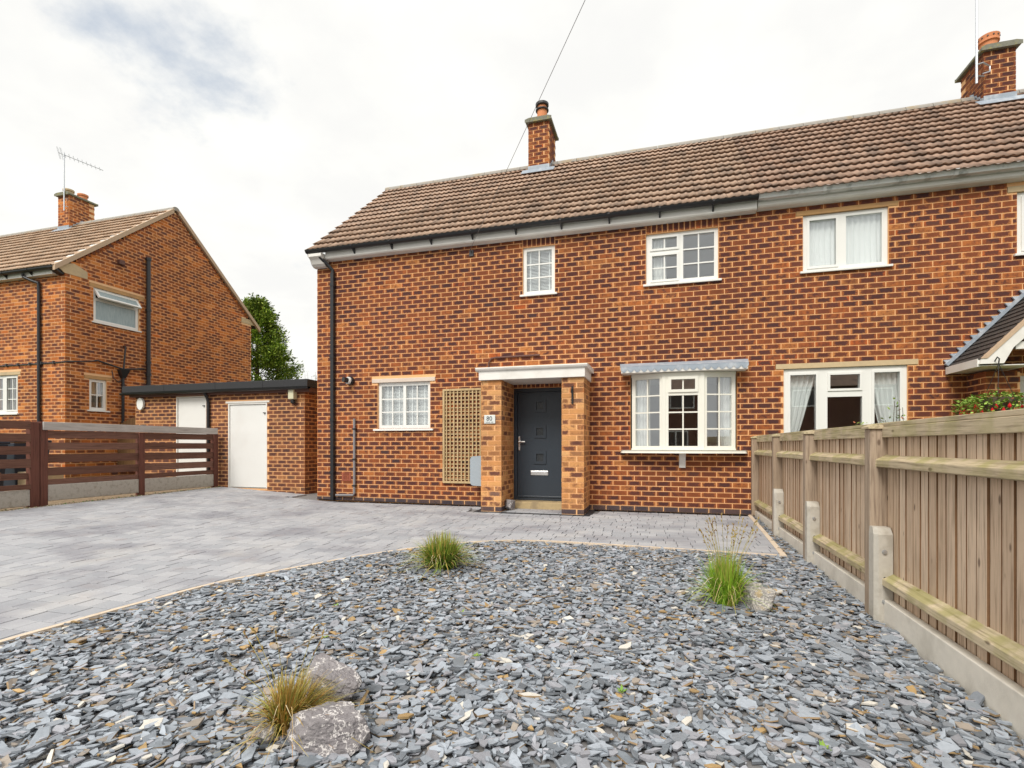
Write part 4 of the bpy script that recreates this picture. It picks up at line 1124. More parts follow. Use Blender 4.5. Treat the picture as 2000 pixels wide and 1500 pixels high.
m = MB(); m.prism([(ex-.02, ez-.06), (ex+.24, ez-.06), (ex+.34, ez+.14), (rx, rz-.30), (rx, rz-.01), (ex+.0, ez+.0)], 8.165, 8.20, 'y'); m.build('bargeboard', M_PAINT, aporch)
for k in range(6):
    z = ez+.17+k*.10; xa = ex+.36+(z-ez-.14)/math.tan(sl47); m = MB(); m.box(max(xa, ex+.36), rx, 8.215-.004, 8.235, z-.046, z+.046); m.build('gable_board', M_PAINT, aporch)
m = MB(); m.box(ex+.30, rx, 8.235, 8.26, ez+.08, ez+.8); 
m = MB(); m.box(ex-.03, ex-.005, 8.20, 8.985, ez-.09, ez+.015); m.build('side_fascia', M_PAINT, aporch)
m = MB(); m.box(ex-.005, ex+.6, 8.20, 8.985, ez-.085, ez-.075); m.build('porch_soffit', M_PAINT, aporch)
m = MB(); m.hexa([(ex, 8.155, ez+.01), (ex+.06, 8.155, ez+.01), (rx, 8.155, rz-.05), (rx, 8.155, rz+.015), (ex, 8.215, ez+.02), (ex+.06, 8.215, ez+.01), (rx, 8.215, rz-.05), (rx, 8.215, rz+.02)]); m.build('verge', M_VERGE, aporch)
for k in range(13):      # stepped lead flashing
    x = ex+.015+k*.0815; z = ez+.02+(x-ex)*math.tan(sl47)
    m = MB(); m.prism([(x-.005, z-.012), (x+.095, z+.092), (x-.072, z+.086), (x-.078, z+.080)], 8.962, 8.988, 'y'); m.build('step_flashing', M_LEAD, aporch)
m = MB(); m.hexa([(ex-.02, 8.93, ez+.03), (rx, 8.93, rz+.04), (rx, 8.985, rz+.04), (ex-.02, 8.985, ez+.03), (ex-.05, 8.93, ez+.055), (rx-.03, 8.93, rz+.07), (rx-.03, 8.985, rz+.07), (ex-.05, 8.985, ez+.055)]); m.build('lead_soaker', M_LEAD, aporch)
m = MB(); m.plate(FX, 4.66, 5.6, .0, 2.1, [(4.73, 5.53, .1, 2.03)], -.08, -.02); m.build('door_frame', M_WHITE, adj)
m = MB(); m.fbox(FX, 4.73, 5.53, -.06, -.035, .1, 2.03); m.build('door', M_WHITE, adj)
# hanging basket
hbk = thing('hanging_basket', 'hanging basket of red fuchsias under the gable porch', 'hanging basket', (4.17, 8.10, 1.50))
m = MB(); m.tube([(4.17, 8.17, 2.20), (4.17, 8.11, 2.25), (4.17, 8.07, 2.22), (4.17, 8.085, 2.16)], .008, 6); m.build('hook', M_BLACK, hbk)
for a in (0, 2.1, 4.2):
    m = MB(); m.tube([(4.17, 8.085, 2.16), (4.17+.17*math.cos(a), 8.085+.17*math.sin(a), 1.72)], .004, 5); m.build('chain', M_BLACK, hbk)
m = MB(); m.lathe([(.06, 1.50), (.13, 1.56), (.18, 1.66), (.185, 1.72)], 4.17, 8.085, 16); m.build('basket', M_BARK, hbk)
def leaf_quad(V_, p, d, up, L, W):
    d = d.normalized(); s_ = d.cross(up)
    if s_.length < 1e-3: s_ = Vector((1, 0, 0))
    s_.normalize(); return [tuple(p-s_*W*.15), tuple(p+d*L*.45-s_*W*.5), tuple(p+d*L), tuple(p+d*L*.45+s_*W*.5)]
rnd = random.Random(5)
lf = MB(); fl_ = MB()
for k in range(1500):
    a = rnd.uniform(0, 6.283); r = .50*rnd.random()**.6; cx_, cy_ = 4.20+r*1.0*math.cos(a), 8.085+.7*r*math.sin(a); top = 1.84-.55*r*r-.05
    z = top-abs(rnd.gauss(0, .09)) + rnd.gauss(0, .02)
    d = Vector((math.cos(a)+rnd.gauss(0, .6), math.sin(a)+rnd.gauss(0, .6), rnd.uniform(-.5, .7)))
    g_ = rnd.random(); c = (.17+.16*g_, .30+.18*g_, .05+.04*g_, 1)
    if rnd.random() < .06: c = (.30, .09, .04, 1)
    lf.face(leaf_quad(None, Vector((cx_, cy_, z)), d, Vector((rnd.gauss(0, .4), rnd.gauss(0, .4), 1)), rnd.uniform(.035, .06), rnd.uniform(.02, .035)), 0, c)
lf.build('foliage', M_LEAF, hbk)
for k in range(26):
    a = rnd.uniform(0, 6.283); r = rnd.uniform(.25, .52); x, y_, z = 4.2+r*math.cos(a), 8.085+.7*r*math.sin(a), 1.66-.25*r+rnd.uniform(-.05, .06)
    f = MB(); f.lathe([(.004, z+.03), (.012, z+.015), (.022, z-.01), (.014, z-.03), (.005, z-.035)], x, y_, 6, 0, (.72, .02, .025, 1)); f.build('flower', M_LEAF, hbk)
bw.build(wall, 300); bw2.build(wall2, 300)

# ------------------------------------------------------------------ neighbour's house on the left
NX, NY, NZ = -14.0, 9.1, .45
nh = thing('house', 'orange brick house with bare gable end and black soil pipe', 'house', (-17, 10, NZ), HG)
NW = [(-16.755, -15.66, 1.925, 2.905), (-16.85, -15.56, 2.905, 2.99)]
FN = Frame((0, NY, 0), 0); FG = Frame((NX, 0, 0), math.pi/2)
bw3 = Brickwork()
zb = NZ-.3
wl = MB(); wl.plate(FN, -24, NX, zb, 5.36, NW, -.28, 0); nwall = wl.build('wall', M_NMORTAR, nh)
GW = [(9.755, 10.96, 4.30, 5.185), (9.65, 11.10, 5.185, 5.285), (9.655, 10.085, 2.015, 2.815), (9.53, 10.22, 2.815, 2.905), (9.094, 9.60, 5.335, 5.505), (14.62, 15.06, 5.40, 5.56)]
ye, ze, yr, zr = 8.85, 5.42, 12.08, 8.20
tp_ = (zr-ze)/(yr-ye)
wl = MB(); wl.plate(FG, NY+.001, 15.06, zb, 5.36, [h for h in GW if h[3] < 5.36], -.28, -.001)
wl.prism([(NY, 5.36), (15.06, 5.36), (yr, zr-.10)], NX-.28, NX-.001, 'x'); gwall = wl.build('gable_wall', M_NMORTAR, nh)
bw3.wall(FN, -19.2, NX, zb, zb+68*COURSE, NW, phase=NX, right_own=0, mat=M_NBRICK, host=nwall)
bw3.items = [i for i in bw3.items if i[4] < 5.40]
def ncut(z):
    if z < 5.40: return (9.0, 15.1)
    t = (z-ze+.06)/tp_; return (ye+t, 2*yr-ye-t)
bw3.wall(FG, NY, 15.06, zb, zb+96*COURSE, GW, phase=NY+PITCH/2, left_own=1, right_own=None, mat=M_NBRICK, host=gwall, zcut=ncut)
bw3.items = [i for i in bw3.items if i[4] < 8.12]
mb = MB(); mb.box(-24, NX-.28, 14.86, 15.06, zb, 5.36); mb.build('rear_wall', M_NMORTAR, nh)
mb = MB(); mb.box(-24, -23.8, NY+.285, 14.855, zb, 5.6); mb.build('party_wall', M_NMORTAR, nh)
mb = MB(); mb.box(-23.79, NX-.285, 12.1, 12.2, zb, 5.6); mb.build('room_wall', M_ROOM, nh)
mb = MB(); mb.box(-23.79, NX-.285, NY+.29, 12.09, 2.95, 3.05); mb.build('upper_floor', M_ROOM, nh)
mb = MB(); mb.box(-23.79, NX-.285, NY+.29, 12.09, .5, .6); mb.build('ground_floor', M_ROOM, nh)
nrf = roof(nh, -24, NX+.05, ye, ze, yr, zr, 13, M_TILE_N, 15.34, 300, .10)
def verge_strip(y0, z0, y1, z1):
    m = MB(); m.hexa([(NX+.0, y0, z0-.10), (NX+.075, y0, z0-.10), (NX+.075, y1, z1-.10), (NX+.0, y1, z1-.10), (NX+.0, y0, z0+.035), (NX+.075, y0, z0+.035), (NX+.075, y1, z1+.035), (NX, y1, z1+.035)])
    m.build('verge', M_VERGE, nrf)
verge_strip(ye-.02, ze, yr-.09, zr-.09*tp_+.02); verge_strip(2*yr-ye+.12, ze-.10, yr+.09, zr-.09*tp_+.02)
n = 12
for k in range(n):
    t = (k+.35)/n; y, z = ye+(yr-ye)*t, ze+(zr-ze)*t; m = MB(); m.prism([(y, z+.036), (y+.07, z+.036+.07*tp_), (y+.07, z+.055+.07*tp_), (y, z+.052)], NX-.16, NX+.06, 'x'); m.build('verge_clip', M_PAINT, nrf)
fb = MB(); fb.box(-24, NX-.22, 8.955, 9.095, 5.29, 5.44); fb.build('fascia', M_PAINT, nh)
half_round_gutter(nh, 'gutter', -24, NX-.02, 8.885, 5.435, .062, M_BLACK, [-14.9-.9*k for k in range(4)])
m = MB(); m.prism([(NY-.20, 5.505), (NY-.20, 5.47), (NY-.02, 5.337), (9.60, 5.337), (9.60, 5.503), (9.3, 5.62)], NX-.2, NX+.014, 'x'); m.build('kneeler', M_STONE, nh, bevel=.006)
m = MB(); m.prism([(14.62, 5.402), (15.22, 5.402), (15.30, 5.47), (15.24, 5.50), (15.0, 5.56), (14.62, 5.56)], NX-.2, NX+.014, 'x'); m.build('kneeler', M_STONE, nh, bevel=.006)
m = MB(); m.prism([(NY-.27, 5.40), (NY-.27, 5.46), (NY-.01, 5.46), (NY-.01, 5.30), (NY-.06, 5.30)], NX-.20, NX-.02, 'x'); m.build('eaves_bracket', M_BLACK, nh)
m = MB(); m.tube([(-15.15, 8.90, 5.36), (-15.15, 8.92, 5.28), (-15.0, 9.0, 5.20), (-14.82, 9.04, 5.14), (-14.82, 9.045, 5.0), (-14.82, 9.045, .4)], .037, 10); m.build('downpipe', M_BLACK, nh)
w = window(nh, FN, -16.755, -15.66, 1.925, 2.905, [(-16.68, -16.27, 2.02, 2.83, 2, 3, False), (-16.10, -15.74, 2.02, 2.83, 2, 3, True)], M_WHITE, .03)
lt = MB(); lt.fbox(FN, -16.85, -15.56, -.06, .012, 2.907, 2.985); lt.build('lintel', M_STONE, w)
w = window(nh, FG, 9.655, 10.085, 2.015, 2.815, [(9.725, 10.015, 2.09, 2.745, 2, 2, False)], M_WHITE, .03, sill_ext=.06)
lt = MB(); lt.fbox(FG, 9.535, 10.215, -.06, .012, 2.817, 2.90); lt.build('lintel', M_STONED, w)
m = MB(); m.box(-14.36, -14.345, 9.5, 10.3, 1.9, 2.9); m.build('window_blind', M_ROOMW, nh)
m = MB(); m.box(-16.9, -15.5, 9.62, 9.635, 1.9, 2.95); m.build('window_blind', M_ROOMW, nh)
w = window(nh, FG, 9.755, 10.96, 4.30, 5.185, [(9.83, 10.885, 4.375, 4.86, 1, 1, False), (9.83, 10.885, 4.93, 5.12, 1, 1, False)], M_WHITE, .03, glass=M_FROST)
# its fanlight stands open
for o in [c for c in w.children if c.name.startswith('pane')][1:]: bpy.data.objects.remove(o)
op = MB(); a = math.radians(38)
def tilt(u, dn, dz): return (NX-.02+dz*math.sin(a)+dn*math.cos(a), u, 5.155-dz*math.cos(a)+dn*math.sin(a))
for (u0_, u1_, d0, d1) in ((9.79, 10.925, 0, .055), (9.79, 10.925, .235, .29), (9.79, 9.845, .055, .235), (10.87, 10.925, .055, .235)):
    op.hexa([tilt(u0_, 0, d1), tilt(u1_, 0, d1), tilt(u1_, -.05, d1), tilt(u0_, -.05, d1), tilt(u0_, 0, d0), tilt(u1_, 0, d0), tilt(u1_, -.05, d0), tilt(u0_, -.05, d0)])
op.build('open_sash', M_WHITE, w, bevel=.004)
op = MB(); op.hexa([tilt(9.84, -.015, .24), tilt(10.88, -.015, .24), tilt(10.88, -.035, .24), tilt(9.84, -.035, .24), tilt(9.84, -.015, .05), tilt(10.88, -.015, .05), tilt(10.88, -.035, .05), tilt(9.84, -.035, .05)]); op.build('pane', M_FROST, w)
lt = MB(); lt.fbox(FG, 9.655, 11.095, -.06, .010, 5.187, 5.275); lt.build('lintel', M_STONED, w)
# soil stack, hopper and wastes on the gable
m = MB(); m.tube([(NX+.085, 11.17, 2.4), (NX+.085, 11.17, 6.36)], .055, 14); ssk = m.build('soil_stack', M_BLACK, nh)
for z in (6.34, 4.9, 3.42, 3.08):
    c = MB(); c.tube([(NX+.085, 11.17, z), (NX+.085, 11.17, z+.07)], .072, 14); c.build('pipe_collar', M_BLACK, ssk)
m = MB(); m.hexa([(NX+.02, 10.42, 2.93), (NX+.10, 10.42, 2.93), (NX+.10, 10.52, 2.93), (NX+.02, 10.52, 2.93), (NX+.01, 10.34, 3.15), (NX+.16, 10.34, 3.15), (NX+.16, 10.60, 3.15), (NX+.01, 10.60, 3.15)])
m.tube([(NX+.06, 10.47, 2.95), (NX+.06, 10.47, .6)], .036, 10); hp = m.build('hopper_pipe', M_BLACK, nh)
for pth in ([(NX, 9.80, 3.30), (NX+.06, 9.82, 3.30), (NX+.07, 10.44, 3.17)], [(NX, 10.53, 3.80), (NX+.07, 10.53, 3.79), (NX+.08, 10.47, 3.15)], [(NX+.04, 11.10, 3.26), (NX+.08, 10.95, 3.24), (NX+.09, 10.50, 3.17)]):
    c = MB(); c.tube(pth, .022, 8); c.build('waste_pipe', M_BLACK, hp)
m = MB(); m.tube([(NX+.03, 10.2, 3.1), (NX+.05, 10.22, 2.9), (NX+.05, 10.36, 2.80), (NX+.05, 10.44, 2.88)], .012, 6); m.build('cable_loop', M_CABLE, nh)
m = MB(); m.tube([(-20, NY-.02, 3.14), (-14.3, NY-.02, 3.15), (NX+.02, NY-.02, 3.16), (NX+.02, 9.82, 3.29)], .016, 6); cab = m.build('cable', M_CABLE, nh)
for k in range(9):
    c = MB(); x = -14.35-.42*k; c.box(x-.02, x+.02, NY-.05, NY-.004, 3.12, 3.19); c.build('cable_clip', M_CABLE, cab)
m = MB(); m.prism([(6.10, 0), (5.98, .10), (5.96, .10), (5.96, 0)], 10.36, 10.50, 'y') if False else m.box(NX-.02, NX+.10, 10.36, 10.50, 5.97, 6.10); m.build('wall_vent', M_RUST, nh, bevel=.01)
chn = chimney(nh, bw3, -18.33, -17.855, 11.72, 12.47, 7.95, 8.98, M_NBRICK, M_NMORTAR)
flashing_front(chn, -18.33, -17.855, 11.72, 7.90, math.atan(tp_), 12.08)
for (yy_, h_, mt) in ((11.86, .13, M_STONE), (12.28, .17, M_TERRA)):
    p = MB(); p.lathe([(.13, 9.04), (.12, 9.04+h_), (.15, 9.05+h_), (.15, 9.10+h_), (.12, 9.11+h_)], -18.09, yy_, 16); p.build('chimney_pot', mt, chn)
aerial('tv aerial on the chimney of the left hand house', (-17.92, 11.62, 8.45), (-17.92, 11.62, 10.25), (.75, .55, -.28), 1.05, 9, (.1, -.35, .93), .16,
       [((-17.92, 11.62, 8.60), (-17.87, 11.76, 8.60)), ((-17.92, 11.62, 8.85), (-17.87, 11.80, 8.85))])
bw3.build(gwall, 300)

# ------------------------------------------------------------------ brick store between the houses
st = thing('brick_store', 'low flat roofed brick store with two white doors between the houses', 'store', (-9.9, 9.6, .1))
FS = Frame((0, 9.6, 0), 0); FSR = Frame((-7.49, 0, 0), math.pi/2)
SO = [(-9.56, -8.48, .14, 2.075), (-9.63, -8.40, 2.075, 2.12), (-11.09, -10.19, .2, 2.27)]
m = MB(); m.plate(FS, -12.37, -7.49, -.1, 2.36, SO, -.2, 0); m.box(-7.69, -7.491, 9.801, 12.2, -.1, 2.36); m.box(-12.37, -12.17, 9.801, 12.2, -.1, 2.36); m.box(-12.37, -7.491, 12.201, 12.4, -.1, 2.36)
swall = m.build('wall', M_MORTAR, st)
bw4 = Brickwork()
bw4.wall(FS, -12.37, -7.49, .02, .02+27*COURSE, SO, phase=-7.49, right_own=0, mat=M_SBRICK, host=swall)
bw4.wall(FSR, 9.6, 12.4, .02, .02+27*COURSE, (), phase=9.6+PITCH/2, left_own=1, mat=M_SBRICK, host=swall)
m = MB(); m.box(-12.50, -7.24, 9.36, 12.6, 2.375, 2.535); sr = m.build('roof', M_FELT, st, bevel=.012)
for x in (-11.2, -9.7, -8.4):
    c = MB(); c.box(x-.006, x+.006, 9.355, 9.361, 2.38, 2.53); c.build('felt_joint', M_FELT, sr)
m = MB(); m.box(-12.45, -7.30, 9.50, 9.595, 2.28, 2.374); m.box(-7.485, -7.30, 9.5955, 12.5, 2.28, 2.374); m.build('fascia', M_RUST, st)
half_round_gutter(st, 'gutter', -12.62, -7.25, 9.43, 2.375, .055, M_BLACK)
m = MB(); m.tube([(-10.09, 9.44, 2.33), (-10.09, 9.52, 2.22), (-10.09, 9.555, 2.1), (-10.09, 9.555, .2)], .034, 10); m.build('downpipe', M_BLACK, st)
for a, b, c, d in (SO[0], SO[2]):
    m = MB(); m.fbox(FS, a+.035, b-.035, -.075, -.02, c+.02, d-.035); dr_ = m.build('door', M_DOORW, st, bevel=.004)
    m = MB(); m.plate(FS, a+.002, b-.002, c+.004, d-.002, [(a+.03, b-.03, c+.005, d-.03)], -.08, .008); m.build('door_frame', M_PAINT, dr_)
    m = MB(); m.fbox(FS, b-.11, b-.03, -.021, .012, d-.24, d-.222); m.build('bolt', M_BLACK, dr_)
m = MB(); m.fbox(FS, -9.62, -8.41, -.03, .02, 2.078, 2.118); m.build('lintel', M_PAINT, st)
lp = thing('wall_lamp', 'white oval bulkhead lamp at the left end of the brick store', 'lamp', (-12.15, 9.59, 2.0))
m = MB(); q = [(-12.15+.085*math.cos(t)*(1), 2.12+.13*math.sin(t)) for t in [2*math.pi*k/24 for k in range(24)]]; m.prism(q, 9.53, 9.575, 'y'); m.build('diffuser', M_WHITE, lp, bevel=.015)
m = MB(); q = [(-12.15+.07*math.cos(t), 2.12+.11*math.sin(t)) for t in [2*math.pi*k/20 for k in range(20)]]; m.prism(q, 9.576, 9.596, 'y'); m.build('lamp_base', M_PAINT, lp)
lp = thing('security_lamp', 'cream security lamp with black sensor near the right corner of the store', 'lamp', (-7.75, 9.55, 2.1))
m = MB(); m.box(-7.815, -7.675, 9.46, 9.592, 2.12, 2.345); m.build('lamp_head', M_LAMPC, lp, bevel=.012)
m = MB(); m.lathe([(.02, 2.02), (.05, 2.04), (.055, 2.08), (.03, 2.118)], -7.74, 9.53, 14); m.build('sensor', M_BLACK, lp)
bw4.build(swall, 300)
# arched gate beside it
gt = thing('garden_gate', 'brown arched wooden gate between the store and the left house', 'gate', (-13.2, 10.35, .45))
for k in range(15):
    x0_, x1_ = -13.97+k*.106, -13.97+(k+1)*.106; xm = (x0_+x1_)/2; t = (xm+13.18)/.8; h_ = 1.62+.24*(1-t*t)
    m = MB(); m.box(x0_+.003, x1_-.003, 10.34, 10.36, .42, h_, 0, (random.random(), .5, .5, random.random())); m.build('gate_board', M_GATE, gt)
for z in (.7, 1.45):
    m = MB(); m.box(-13.97, -12.39, 10.361, 10.40, z, z+.1); m.build('gate_rail', M_GATE, gt)

# ------------------------------------------------------------------ brown slatted fence on the left
bf = thing('slatted_fence', 'dark brown fence of gapped horizontal boards on concrete gravel boards', 'fence', (-9.8, 7.5, .15))
XF = -9.8
def fpost(y, z1, w=.11):
    m = MB(); m.box(XF-.06, XF+.05, y-w/2, y+w/2, ground(XF, y)-.2, z1, 0, (random.random(), .5, .5, random.random())); m.build('post', M_BROWNP, bf, bevel=.006)
def fboard(y0, y1, z, h_, x=XF+.03, mat=None, dz=0.):
    m = MB(); t = .03
    m.hexa([(x, y0, z), (x+t, y0, z), (x+t, y1, z+dz), (x, y1, z+dz), (x, y0, z+h_), (x+t, y0, z+h_), (x+t, y1, z+h_+dz), (x, y1, z+h_+dz)], 0, (random.random(), .5, .5, random.random()))
    m.build('board', mat or M_BROWN, bf, bevel=.004)
fpost(6.03, 1.50); fpost(5.90, 1.49, .13); fpost(7.70, 1.36); fpost(9.45, 1.38); fpost(3.9, 1.5)
for (y0, y1) in ((6.09, 7.645), (7.755, 9.395)):
    for z, h_ in ((1.235, .125), (1.03, .125), (.825, .14), (.61, .135), (.46, .09)):
        fboard(y0, y1, z+random.uniform(-.008, .008), h_, XF-.015)
    m = MB(); m.box(XF-.02, XF+.035, y0, y1, .185, .455); m.build('gravel_board', M_CONCR, bf, bevel=.012)
for z, h_ in ((1.37, .125), (1.165, .13), (.965, .13), (.755, .14), (.40, .08)): fboard(3.96, 5.84, z+random.uniform(-.006, .006), h_, XF+.025)
fboard(3.96, 5.45, .565, .125, XF+.025); fboard(5.43, 5.84, .565, .10, XF-.03)
m = MB(); m.box(XF-.02, XF+.035, 3.96, 5.95, .13, .395); m.build('gravel_board', M_CONCR, bf, bevel=.012)
m = MB(); m.box(XF+.051, XF+.085, 6.0, 9.46, 1.365, 1.50, 0, (.5, .5, .5, .2)); m.build('top_rail', M_GREYRAIL, bf, bevel=.005)
for x_, y_, lab in ((-11.35, 6.0, 'navy wheelie bin behind the brown fence, nearer the camera'), (-11.75, 6.9, 'navy wheelie bin behind the brown fence, nearer the left house')):
    t = thing('wheelie_bin', lab, 'bin', (x_, y_, .4), 'bins behind the brown fence')
    z0 = ground(x_, y_)-.02
    m = MB(); m.hexa([(x_-.23, y_-.24, z0+.08), (x_+.23, y_-.24, z0+.08), (x_+.23, y_+.24, z0+.08), (x_-.23, y_+.24, z0+.08), (x_-.29, y_-.30, z0+.93), (x_+.29, y_-.30, z0+.93), (x_+.29, y_+.30, z0+.93), (x_-.29, y_+.30, z0+.93)]); m.build('bin_body', M_BIN, t, bevel=.02)
    m = MB(); m.box(x_-.30, x_+.31, y_-.31, y_+.31, z0+.935, z0+.985); m.build('lid', M_BIN, t, bevel=.015)
    for s_ in (-1, 1):
        m = MB(); m.tube([(x_-.20, y_+s_*.20, z0+.10), (x_-.20, y_+s_*.26, z0+.10)], .10, 14); m.build('wheel', M_BLACK, t)
pz = ground(-11.0, 6.75)
ps = thing('plant_stand', 'low brick plinth behind the brown fence', 'plinth', (-11.0, 6.75, pz))
m = MB(); m.box(-11.2, -10.8, 6.5, 7.0, pz-.03, .63); m.build('block', M_STONE, ps, bevel=.01)
m = MB(); m.lathe([(.08, .632), (.11, .76), (.125, .765), (.125, .80), (.10, .80), (.09, .75)], -11.0, 6.68, 18); o = m.build('flower_pot', M_TERRA, None); tag(o, 'orange flower pot seen through the brown fence', 'flower pot')

# ------------------------------------------------------------------ close boarded fence on the right
cf = thing('boarded_fence', 'weathered close boarded fence with concrete spurs beside the slate bed', 'fence', (1.45, 5.5, -.05))
PY = [8.93, 7.30, 5.77, 4.12, 2.30, .65]
for k, y in enumerate(PY):
    z0 = ground(1.44, y)-.05; c = (random.random(), .5, .5, random.random())
    m = MB(); m.box(1.395, 1.500, y, y+.10, z0, 1.225, 0, c); po_ = m.build('post', M_POST, cf, bevel=.006)
    m = MB(); m.prism([(1.38, 1.226), (1.38, 1.24), (1.445, 1.262), (1.51, 1.24), (1.51, 1.226)], y-.018, y+.118, 'y'); m.build('post_cap', M_RAIL, po_)
    if 0 < k:
        m = MB(); z1 = .555
        m.v = []; a0, a1, b0, b1 = 1.388, 1.498, y-.105, y-.003
        ch_ = .022
        m.prism([(a0+ch_, b0), (a1-.004, b0), (a1-.004, b1), (a0, b1), (a0, b0+ch_)], z0-.05, z1-.045, 'z')
        i = [(a0+ch_, b0), (a1-.004, b0), (a1-.004, b1), (a0, b1), (a0, b0+ch_)]
        lo = [(x, yy_, z1-.045) for x, yy_ in i]; hi = [(x+.004 if x < 1.42 else x-.004, yy_+.03 if yy_ < b1-.01 else yy_, z1-.0) for x, yy_ in i]
        for q in range(5): m.face([lo[q], lo[(q+1) % 5], hi[(q+1) % 5], hi[q]])
        m.face(hi)
        sp0 = m.build('concrete_spur', M_CONC, cf)
        for z in (.395, .06):
            b = MB(); b.tube([(1.445, b0+.002, z), (1.445, b0-.014, z)], [.017, .012], 10); b.build('bolt', M_STEEL, sp0)
        b = MB(); b.tube([(1.447, b0+.002, .22), (1.447, b0-.001, .22)], .009, 8); b.build('bolt_hole', M_COWL, sp0)
for k in range(len(PY)-1):
    ya, yb = PY[k+1]+.102, PY[k]-.002
    yf = ya
    yn = yb-(.105 if k > 0 else 0)
    c = lambda: (random.random(), .5, .5, random.random())
    for z in (1.00, .205):
        m = MB(); m.prism([(1.432, z-.035), (1.432, z+.01), (1.499, z+.045), (1.499, z-.045)], ya, yb, 'y', 0, c()); m.build('arris_rail', M_RAIL, cf, bevel=.004)
    m = MB(); m.box(1.44, 1.495, ya, yb, ground(1.44, ya)-.12, .075); m.build('gravel_board', M_CONCP, cf, bevel=.006)
    m = MB(); m.box(1.470, 1.545, ya-.05 if k < 4 else ya, yb+.05, 1.238, 1.266, 0, c()); m.build('capping_rail', M_RAIL, cf, bevel=.004)
    m = MB(); m.box(1.466, 1.498, ya, yb, 1.165, 1.237, 0, c()); m.build('counter_rail', M_RAIL, cf, bevel=.004)
    nbd = int(round((yb-ya)/.098)); wd = (yb-ya)/nbd
    for q in range(nbd):
        y0 = ya+q*wd; m = MB(); j = random.uniform(-.003, .003)
        # a face board with its lapped back edge, a dark groove between neighbours
        ye_ = y0+wd+(.035 if q == nbd-1 else 0)
        cc = c(); jz = random.uniform(-.004, .004); fa = 1.499+j-random.uniform(0, .005); ga = random.uniform(.006, .012)
        m.hexa([(fa, y0+ga, .01), (fa+.022, y0+ga, .01), (1.524, ye_, .01), (max(fa+.003, 1.5015) if q == nbd-1 else fa+.003, ye_, .01),
                (fa, y0+ga, 1.237), (fa+.022, y0+ga, 1.237), (1.524, ye_, 1.237), (max(fa+.003, 1.5015) if q == nbd-1 else fa+.003, ye_, 1.237)], 0, cc)
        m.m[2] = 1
        m.box(1.5245, 1.530, y0-.012, y0+.03, .01, 1.235, 0, cc)
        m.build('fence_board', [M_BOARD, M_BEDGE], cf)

# ------------------------------------------------------------------ rocks
def rock(name, label, loc, size, seed, mat, cuts=14, rot=0, group=None):
    rr = random.Random(seed); bm = bmesh.new(); bmesh.ops.create_icosphere(bm, subdivisions=5, radius=1)
    pl = []
    for k in range(cuts):
        d = Vector((rr.gauss(0, 1), rr.gauss(0, 1), rr.gauss(0, .8))).normalized(); pl.append((d, rr.uniform(.60, .95)))
    pl.append((Vector((.1, .05, 1)).normalized(), .62))
    for v in bm.verts:
        d = v.co.normalized(); r = min([1.15]+[h/max(d.dot(n_), 1e-3) for n_, h in pl if d.dot(n_) > .05])
        r += .05*mnoise.fractal(d*3+Vector((seed, 0, 0)), .8, 2.1, 4) + .03*mnoise.fractal(d*9+Vector((seed, 3, 0)), .8, 2.0, 4) - .05*max(0, .35-abs(mnoise.noise(d*4+Vector((0, seed, 0)))))
        v.co = d*r
    for v in bm.verts: v.co = Vector((v.co.x*size[0], v.co.y*size[1], v.co.z*size[2]))
    me = bpy.data.meshes.new(name); bm.to_mesh(me); bm.free(); me.materials.append(mat)
    o = bpy.data.objects.new(name, me); C.objects.link(o); o.location = loc; o.rotation_euler = (0, 0, rot)
    return tag(o, label, 'rock', group)
RG = 'rocks in the slate bed'
rock('rock', 'large grey veined rock at the front, right of the tawny grass', (-1.285, 1.82, -.06), (.185, .13, .14), 3, M_ROCKG, 16, .25, RG)
rock('rock', 'flatter grey rock behind the tawny grass', (-1.53, 2.15, -.03), (.20, .12, .13), 8, M_ROCKG, 14, -.3, RG)
rock('rock', 'buff edged rock right of the green flowering grass', (.70, 4.13, -.01), (.13, .12, .135), 5, M_ROCKB, 11, .5, RG)
rock('rock', 'low buff rock behind the green flowering grass', (.62, 4.55, -.05), (.22, .13, .09), 12, M_ROCKB, 12, .1, RG)
rock('stone', 'small reddish stone at the foot of the tawny grass', (-1.57, 1.75, -.07), (.05, .045, .045), 21, M_ROCKB, 9, .2)
rock('stone', 'lumpy grey stone in the porch by the left pier', (-2.48, 8.50, .10), (.085, .12, .12), 33, M_ROCKG, 9, .2)

